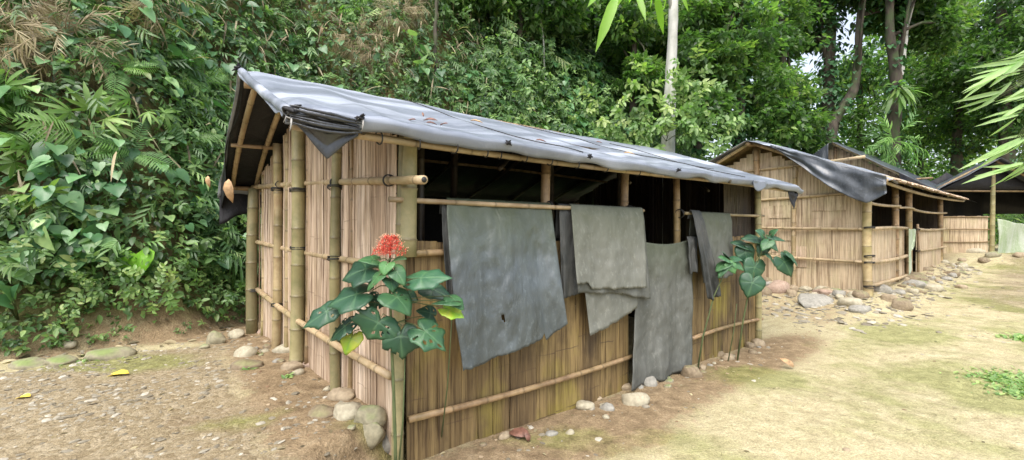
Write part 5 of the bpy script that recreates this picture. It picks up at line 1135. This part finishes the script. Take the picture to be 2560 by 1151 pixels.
# ------------------------------------------------------------------ bamboo sprays hanging into the picture
def branch(px, py, Y, items, mat, label, seed, tone=(.7, .15), group='bamboo sprays hanging into view', thickn=.006, w_=1.0):
    """items: (px0,py0,px1,py1) leaf base and tip"""
    root = empty('bamboo_branch', at(px, py, Y), label, 'bamboo branch', group); r6 = np.random.default_rng(seed)
    mb = MB(); tw = MB(); base = at(px, py, Y)
    for a in items:
        p0 = at(a[0], a[1], Y + r6.uniform(-.05, .05)); p1 = at(a[2], a[3], Y + r6.uniform(-.12, .12)); L = np.linalg.norm(p1 - p0)
        mb.inst(LANCE, [p0], [p1 - p0 + [0, 0, .15 * L]], [(r6.normal(0, .3), -1, .3 + r6.normal(0, .3))], [(L * w_, L, L)], [(np.clip(r6.normal(tone[0], tone[1]), 0, 1), r6.uniform(.4, .9), 0, 0)])
        tw.tube([base, (base + p0) / 2 + [0, 0, .01], p0], [thickn, thickn * .7, thickn * .35], 5)
    mb.build('foliage', M[mat], root); tw.build('twig', M['stem'], root)
branch(1560, -60, 2.6, [(1560, -10, 1525, 40), (1545, -20, 1505, 110), (1575, -15, 1580, 25), (1590, -20, 1612, 38), (1640, -25, 1655, 88), (1500, -15, 1480, 8), (1528, -12, 1540, 20), (1700, -20, 1720, 25), (1660, -10, 1672, 38), (1620, -30, 1640, 20)], 'bright', 'bright green bamboo leaves hanging from the top centre of the photo', 5)
r7 = random.Random(4)
it = []
for (bx, by, tx, ty, n) in ((2620, 110, 2450, 220, 18), (2620, 200, 2510, 330, 13), (2600, 330, 2500, 380, 11), (2600, 395, 2480, 440, 9), (2580, 150, 2450, 290, 10)):
    for k in range(n):
        f = k / n; x0 = bx + (tx - bx) * f * .8; y0 = by + (ty - by) * f * .8; it.append((x0, y0, x0 - r7.uniform(40, 95), y0 + r7.uniform(15, 70)))
branch(2680, 150, 3.0, it, 'pale_spray', 'bright out of focus bamboo spray reaching in from the right edge', 9, tone=(.75, .2), w_=.5)

# ------------------------------------------------------------------ red flowered plant at the near corner
def big_template(kind, nr=44, rings=6, holes=0, seed=0):
    r = np.random.default_rng(seed); th = np.linspace(0, 2 * np.pi, nr, endpoint=False)   # 0 = tip
    a = np.abs(((th + np.pi) % (2 * np.pi)) - np.pi)
    if kind == 'lobed':
        rad = .42 + .0 * a
        for c, h, w_ in ((0, .26, .34), (.95, .19, .22), (1.75, .11, .22), (2.5, .03, .3)): rad = rad + h * np.exp(-np.abs(a - c) / w_)
        rad *= 1 - .65 * np.exp(-((a - np.pi) / .28) ** 2)
    else:
        rad = .47 + .26 * np.exp(-(a / .38) ** 1.3) + .06 * np.exp(-((a - 2.1) / .5) ** 2); rad *= 1 - .6 * np.exp(-((a - np.pi) / .28) ** 2)
    rad = rad * (1 + .02 * r.normal(0, 1, nr)); cy = .32
    V = [(0, cy, 0)]; Cc = [(.5, .5, 1, 0)]
    for k in range(1, rings + 1):
        f = k / rings
        for t, rd, aa in zip(th, rad, a):
            x = math.sin(t) * rd * f; y = cy + math.cos(t) * rd * f
            vein = max(0, math.cos(aa * 4.6)) ** 8 * (1 - f * .5)
            V.append((x, y, .10 * abs(x) ** 1.2 - .16 * f * f * rd - .10 * max(0, y) ** 2 + .007 * math.sin(t * 7 + seed) * f + .03 * math.sin(t * 2 + seed) * f * f)); Cc.append((.5, .5, vein, 0))
    F = [(0, 1 + i, 1 + (i + 1) % nr) for i in range(nr)]
    bad = []
    for _ in range(holes): bad.append((r.uniform(0, 6.28), r.uniform(.4, 1.0)))
    for k in range(rings - 1):
        for i in range(nr):
            t = th[i]; f = (k + 1.5) / rings
            if any(abs(((t - bt + np.pi) % (2 * np.pi)) - np.pi) < .09 and abs(f - bf) < .09 for bt, bf in bad): continue
            a0 = 1 + k * nr + i; a1 = 1 + k * nr + (i + 1) % nr; F.append((a0, a0 + nr, a1 + nr, a1))
    mb = MB(); mb.raw(np.array(V), np.array([i for f in F for i in f]), np.array([len(f) for f in F]), np.array(Cc)); return mb.template()
def flower_plant(name, base, nodes, leaves, Yp, label, stemtop, flower=None):
    root = empty(name, base, label, 'plant')
    mb = MB()
    mb.tube([np.array(base) - [0, 0, .05]] + nodes, np.linspace(.011, .005, len(nodes) + 1), 8); mb.build('stem', M['stem'], root)
    for k, (bx, by, tx, ty, wpx, kind, tone, holes, dy) in enumerate(leaves):
        p0 = at(bx, by, Yp + dy); p1 = at(tx, ty, Yp + dy - .05); ax = p1 - p0; L = np.linalg.norm(ax) * 1.0; W = wpx * Yp / FPX / .95
        r = np.random.default_rng(k + int(bx)); nr = np.array([.9 * ax[0] / max(L, .01) * .5 + r.normal(0, .22), -.55, .75 + r.normal(0, .15)])
        if abs(ax[2]) > .8 * L: nr = np.array([r.normal(0, .2), -.95, .35])
        mb = MB(); mb.inst(big_template(kind, holes=holes, seed=k), [p0], [ax], [nr], [(W, L, (L + W) / 2)], [(tone, .55 + r.normal(0, .12), 0, 0)])
        j = min(range(len(nodes)), key=lambda i: abs(nodes[i][2] - (p0[2] - .02))); q_ = nodes[j]
        mb2 = MB(); mb2.tube([q_, (q_ + p0) / 2 + [0, 0, .015], p0, p0 + ax * .3], [.004, .003, .003, .001], 5)
        o = mb.build('leaf', M['pagoda'], root, thick=.0015)
        if tone > .85: o['label'] = 'yellow green leaf'
        mb2.build('petiole', M['stem'], o)
    if flower: flower(root)
Yp = 2.55
bs = at(990, 1230, 2.62); bs[2] = float(gz(bs[0], bs[1]))
nodes = [at(988, 1100, 2.6), at(984, 980, 2.58), at(980, 880, 2.56), at(978, 810, 2.56), at(976, 760, 2.56), at(974, 715, 2.56), at(974, 680, 2.55), at(974, 655, 2.55), at(975, 640, 2.55)]
LV = [(945, 668, 850, 684, 110, 'lobed', .3, 2, .03), (928, 728, 812, 752, 110, 'lobed', .42, 1, 0), (850, 762, 748, 816, 62, 'lobed', .35, 3, .02), (885, 800, 812, 850, 66, 'lobed', .15, 14, .04), (958, 785, 918, 852, 118, 'lobed', .5, 10, -.04),
      (1002, 812, 1002, 902, 92, 'lobed', .22, 5, -.02), (1038, 812, 1118, 866, 84, 'lobed', .55, 7, -.03), (975, 728, 1030, 776, 92, 'heart', .6, 4, -.08), (1016, 700, 1130, 684, 70, 'lobed', .5, 1, -.02), (948, 650, 898, 645, 42, 'heart', .62, 0, 0),
      (970, 655, 956, 684, 42, 'heart', .76, 0, -.08), (956, 682, 912, 716, 58, 'heart', .66, 1, -.07), (982, 668, 1012, 706, 44, 'heart', .62, 0, -.07), (975, 695, 985, 724, 48, 'heart', .55, 0, -.06), (1150, 755, 1082, 752, 34, 'heart', .6, 0, 0),
      (1105, 768, 1162, 788, 50, 'lobed', .93, 0, .05), (1122, 740, 1160, 766, 46, 'heart', .62, 1, .03), (885, 828, 862, 884, 56, 'heart', .96, 6, .05), (950, 735, 930, 775, 54, 'heart', .3, 14, .1), (985, 648, 1012, 642, 30, 'heart', .66, 0, 0), (1060, 715, 1130, 742, 60, 'heart', .15, 2, .12), (900, 668, 925, 700, 50, 'heart', .25, 3, .12), (1000, 740, 1040, 745, 60, 'heart', .2, 2, .12), (1090, 790, 1050, 770, 60, 'heart', .12, 2, .15)]
def red_flower(root):
    r = np.random.default_rng(6); c = at(976, 618, 2.53); mb = MB(); tips = MB()
    sp = MB(); sp.tube([at(975, 645, 2.55), at(976, 612, 2.53), at(977, 590, 2.53)], [.006, .004, .002], 6); sp.build('flower_stalk', M['red'], root)
    for k in range(300):
        a = r.uniform(0, 6.28); h = r.random(); rr_ = .098 * (1 - h) ** .55 * r.uniform(.35, 1) + .006; z = -.045 + .11 * h
        p = c + [math.cos(a) * rr_, math.sin(a) * rr_ * .8, z]; q_ = c + [0, 0, z * .6 - .01]
        if k % 3 == 0: mb.tube([q_, (p + q_) / 2 + [0, 0, .006], p], [.0012, .001, .0009], 4)
        for j in range(4):
            b = r.uniform(0, 6.28); e = r.uniform(-.4, 1); d = np.array([math.cos(a) + math.cos(b), math.sin(a) + math.sin(b), e]); mb.inst(LANCE3, [p], [d], [(0, 0, 1)], [(.03, .016, .016)], [(.5, .5, 0, 0)])
        if k % 2 == 0: d = norm(np.array([math.cos(a), math.sin(a), .8])); mb.tube([p, p + d * .022], [.0007, .0006], 3); tips.inst(RT[0], [p + d * .024], [d], [(0, 1, 0)], [.006], [(.5, .5, 0, 0)])
    mb.build('flower_cluster', M['red'], root); tips.build('anther', M['cream'], root)
flower_plant('flowering_plant', bs, nodes, LV, Yp, 'tall plant with a red flower cluster and holed dark leaves at the near hut corner', None, red_flower)
# thin stakes/stems by the wall
def stake(a, b, r, label, mat='stem'):
    mb = MB(); a = np.array(a); b = np.array(b); mb.tube([a, (a + b) / 2 + [.012, 0, 0], b], [r, r * .9, r * .6], 6); return tag(mb.build('plant_stem', M[mat], origin=a), label, 'plant stem', 'thin plant stems standing before the front wall')
a = hit(1100, 1124); stake(a, at(1130, 790, 2.75), .006, 'thin green stem standing before the wall right of the near corner')
a = at(992, 1110, 2.7); a[2] = float(gz(a[0], a[1])); stake(a, at(1013, 885, 2.62), .006, 'thin pale stem leaning on the near corner post')
# second leafy plant by the far end of the front wall
b2 = hit(1842, 902); Y2 = b2[1] - .05
n2 = [at(1858, 800, Y2), at(1870, 740, Y2), at(1885, 680, Y2), at(1900, 640, Y2), at(1912, 610, Y2), at(1920, 590, Y2)]
LV2 = [(1858, 615, 1875, 668, 46, 'heart', .3, 0, .1), (1890, 650, 1880, 708, 52, 'heart', .45, 0, 0), (1885, 690, 1872, 742, 58, 'heart', .42, 0, -.05), (1950, 640, 1985, 688, 52, 'heart', .4, 0, 0), (1965, 630, 2002, 660, 40, 'heart', .55, 1, 0), (1915, 632, 1945, 660, 44, 'heart', .5, 0, -.03),
       (1905, 600, 1860, 590, 40, 'heart', .25, 0, .1), (1915, 595, 1950, 625, 36, 'heart', .55, 0, 0), (1920, 590, 1965, 598, 30, 'heart', .5, 0, 0), (1918, 598, 1900, 640, 36, 'heart', .35, 0, .05), (1912, 590, 1895, 575, 26, 'heart', .5, 0, 0), (1925, 588, 1940, 572, 24, 'heart', .55, 0, 0), (1880, 620, 1835, 600, 40, 'heart', .2, 0, .15), (1925, 600, 1905, 622, 30, 'heart', .6, 0, -.08)]
flower_plant('leafy_plant', b2, n2, LV2, Y2, 'leafy plant with hanging dark green leaves at the far end of the front wall', None)
b3 = hit(1742, 925); Y3 = b3[1] - .03
LV3 = [(1820, 655, 1790, 672, 34, 'heart', .65, 0, 0), (1825, 650, 1800, 640, 30, 'heart', .6, 0, 0), (1830, 652, 1862, 672, 36, 'heart', .66, 0, 0), (1822, 656, 1840, 682, 30, 'heart', .72, 0, -.04), (1825, 648, 1855, 645, 30, 'heart', .5, 0, .03), (1818, 645, 1810, 626, 26, 'heart', .5, 0, .05), (1815, 660, 1795, 690, 26, 'heart', .6, 0, -.02)]
flower_plant('leafy_plant', b3, [at(1758, 840, Y3), at(1785, 740, Y3), at(1808, 690, Y3), at(1820, 655, Y3)], LV3, Y3, 'smaller sprig of fresh green leaves on a thin stem before the small grey sheet', None)
a = hit(1820, 905); stake(a, at(1842, 760, a[1] - .05), .006, 'thin bare stem between the two leafy plants')

# ------------------------------------------------------------------ fallen and hanging leaves
def litter(p, ax, nr, size, mat, label, tp=OVAL, w_=1.0, name='fallen_leaf', group=None):
    mb = MB(); mb.inst(tp, [p], [ax], [nr], [(size * w_, size, size * 1.2)], [(.5, .5, 0, 0)]); o = mb.build(name, M[mat], thick=.002, origin=p); return tag(o, label, 'leaf', group)
p = hit(1325, 1100) + [0, 0, .035]; litter(p, (-1, .1, .25), (0, -.5, 1), .17, 'brownleaf', 'large curled red brown leaf on the dirt before the front wall', w_=1.1)
p = hit(1322, 1108) + [0, 0, .01]; litter(p, (-.2, .3, .9), (.5, -1, .4), .09, 'brownleaf', 'upright curled end of a brown leaf beside the large one')
p = hit(290, 940) + [.12, 0, .02]; litter(p, (-1, .0, .05), (0, -.2, 1), .26, 'yellowleaf', 'long yellow leaf on the path left of the hut', w_=.7)
p = hit(60, 998) + [.05, 0, .02]; litter(p, (-1, .1, .03), (0, -.2, 1), .15, 'yellowleaf', 'small orange yellow leaf on the path at the far left', w_=.8)
p = hit(1985, 925) + [0, 0, .03]; litter(p, (-.6, .2, .6), (.3, -.8, .5), .16, 'tanleaf', 'curled brown leaf standing on the path past the near hut')
p = hit(1290, 1100) + [-.25, 0, .0]
def roofpt(s, q): v = .05 + .51 * (q - QE) / (QR - QE); return roof_pt((s - S0) / (S1 - S0), v) + np.array([0, 0, .012])
def roofat(px, py):
    best = None
    for s in np.linspace(-.5, 5.5, 121):
        for q in np.linspace(-.3, 1.6, 39):
            zz = roofz(q) + .03; p = P1(s, q, zz); e = (p[0] / p[1] * FPX + 1280 - px) ** 2 + (575.5 - (zz - CAMZ) / p[1] * FPX - py) ** 2
            if best is None or e < best[0]: best = (e, s, q)
    return roofpt(best[1], best[2])
RLG = 'dead leaves on the near hut roof'
for px, py, sz, w_, ax, lb in ((1062, 303, .10, 1, (.8, -.2, .2), 'largest curled brown leaf on the left of the roof'), (1045, 305, .07, .8, (-1, 0, .1), 'brown leaf left of the largest curled roof leaf'), (1072, 312, .07, .9, (1, .2, .15), 'brown leaf right of the largest curled roof leaf'), (1102, 324, .06, 1, (.6, -.5, .3), 'small crumpled brown leaf lowest of the left roof cluster'), (1175, 308, .11, .5, (1, -.3, .05), 'narrow tan leaf lying alone left of the roof cord'),
                           (1338, 352, .09, .7, (1, -.1, .1), 'reddish leaf caught on the roof cord'), (1490, 350, .09, .7, (1, 0, .1), 'small pink brown leaf high on the roof right of centre'), (1562, 383, .12, .6, (1, -.3, .1), 'pale dead leaf on the right part of the roof'), (1060, 290, .05, .7, (-.2, .2, .9), 'upright brown leaf tip in the left roof cluster')):
    p = roofat(px, py); litter(p + [0, 0, .012], ax, (0, -.5, 1), sz, 'brownleaf' if 'brown' in lb or 'red' in lb else 'tanleaf', lb, w_=w_, group=RLG)
for px, py, Y, sz, mt, lb in ((520, 440, 4.6, .12, 'tanleaf', 'orange tan dead leaf hanging left of the roof flap'), (572, 448, 4.9, .26, 'tanleaf', 'long dry leaf hanging from the back eave'), (425, 130, 5.6, .16, 'tanleaf', 'withered brown leaf hanging high on the bank left of the roof'), (820, 85, 6.3, .15, 'tanleaf', 'tan dead leaf above the roof ridge')):
    litter((hit(px, py) - [0, .35, 0]) if py < 200 else at(px, py, Y), (.05, -.1, -1), (0, -1, .2), sz, mt, lb, name='dead_leaf', w_=.35 if 'narrow' in lb else .9)
rl = random.Random(12)
mb = MB()
for k in range(150):
    px = rl.uniform(0, 2560); py = rl.uniform(850, 1140); p = hit(px, py); s, q = sq(p[0], p[1])
    if inhut(p[0], p[1]) or foot_u(p[0], p[1]) > .2: continue
    a = rl.uniform(0, 6.28); mb.inst(OVAL, [p + [0, 0, .008]], [(math.cos(a), math.sin(a), .05)], [(0, 0, 1)], [rl.uniform(.02, .06)], [(rl.random(), rl.random(), 0, 0)])
for k in range(420):
    x = rl.uniform(-6, -3); y = rl.uniform(3.8, 6.6); u = float(foot_u(x, y))
    if not -.35 < u < .6: continue
    a = rl.uniform(0, 6.28); p = np.array([x, y, float(gz(x, y)) + .012]); mb.inst(OVAL if rl.random() < .5 else BLADE, [p], [(math.cos(a), math.sin(a), .1)], [(0, -.3, 1)], [rl.uniform(.05, .16)], [(rl.random(), rl.random(), 0, 0)])
tag(mb.build('leaf_litter', M['dry']), 'scattered dry leaf litter on the path and at the bank foot', 'leaf litter', kind='stuff')
# grass tuft at the right edge and moss sprigs
mb = MB(); r8 = np.random.default_rng(4); 
for (px, py, n, rd, sz) in ((2540, 955, 500, .30, .06), (2555, 985, 220, .2, .06), (225, 900, 60, .25, .05), (1365, 1015, 60, .12, .05), (1250, 1060, 40, .15, .04), (2560, 850, 60, .2, .12), (720, 945, 14, .05, .06), (625, 925, 16, .05, .05), (640, 885, 10, .04, .05)):
    p = hit(px, py); x = p[0] + r8.normal(0, rd * .6, n); y = p[1] + r8.normal(0, rd * .5, n); a = r8.uniform(0, 6.28, n)
    mb.inst(OVAL, np.stack([x, y, gz(x, y)], -1), np.stack([np.cos(a), np.sin(a), r8.uniform(.3, 1.4, n)], -1), np.stack([0 * a, 0 * a - .3, 1 + 0 * a], -1), r8.uniform(sz * .4, sz, n), np.stack([r8.uniform(.6, 1, n), r8.uniform(.5, .9, n), 0 * a, 0 * a], -1))
tag(mb.build('ground_weeds', M['leaf']), 'low green weeds at the path edges', 'weeds', kind='stuff')
mb = MB(); x = r8.uniform(-8, -3, 5000); y = r8.uniform(3, 8, 5000); u_ = foot_u(x, y); k = (u_ > .02) & (u_ < .75) & (vn(x * 3, y * 3, 8) > .5 - .3 * u_); x, y = x[k], y[k]; n = len(x); a = r8.uniform(0, 6.28, n)
mb.inst(SHOOT, np.stack([x, y, gz(x, y)], -1), np.stack([np.cos(a) * .6, np.sin(a) * .6 - .5, r8.uniform(.2, 1, n)], -1), np.stack([0 * a, 0 * a - .6, 1 + 0 * a], -1), r8.uniform(.06, .16, n), np.stack([r8.uniform(.35, .85, n), r8.uniform(.3, .8, n), 0 * a, 0 * a], -1))
tag(mb.build('bank_weeds', M['leaf']), 'sparse small weeds on the bare soil of the bank', 'weeds', kind='stuff')
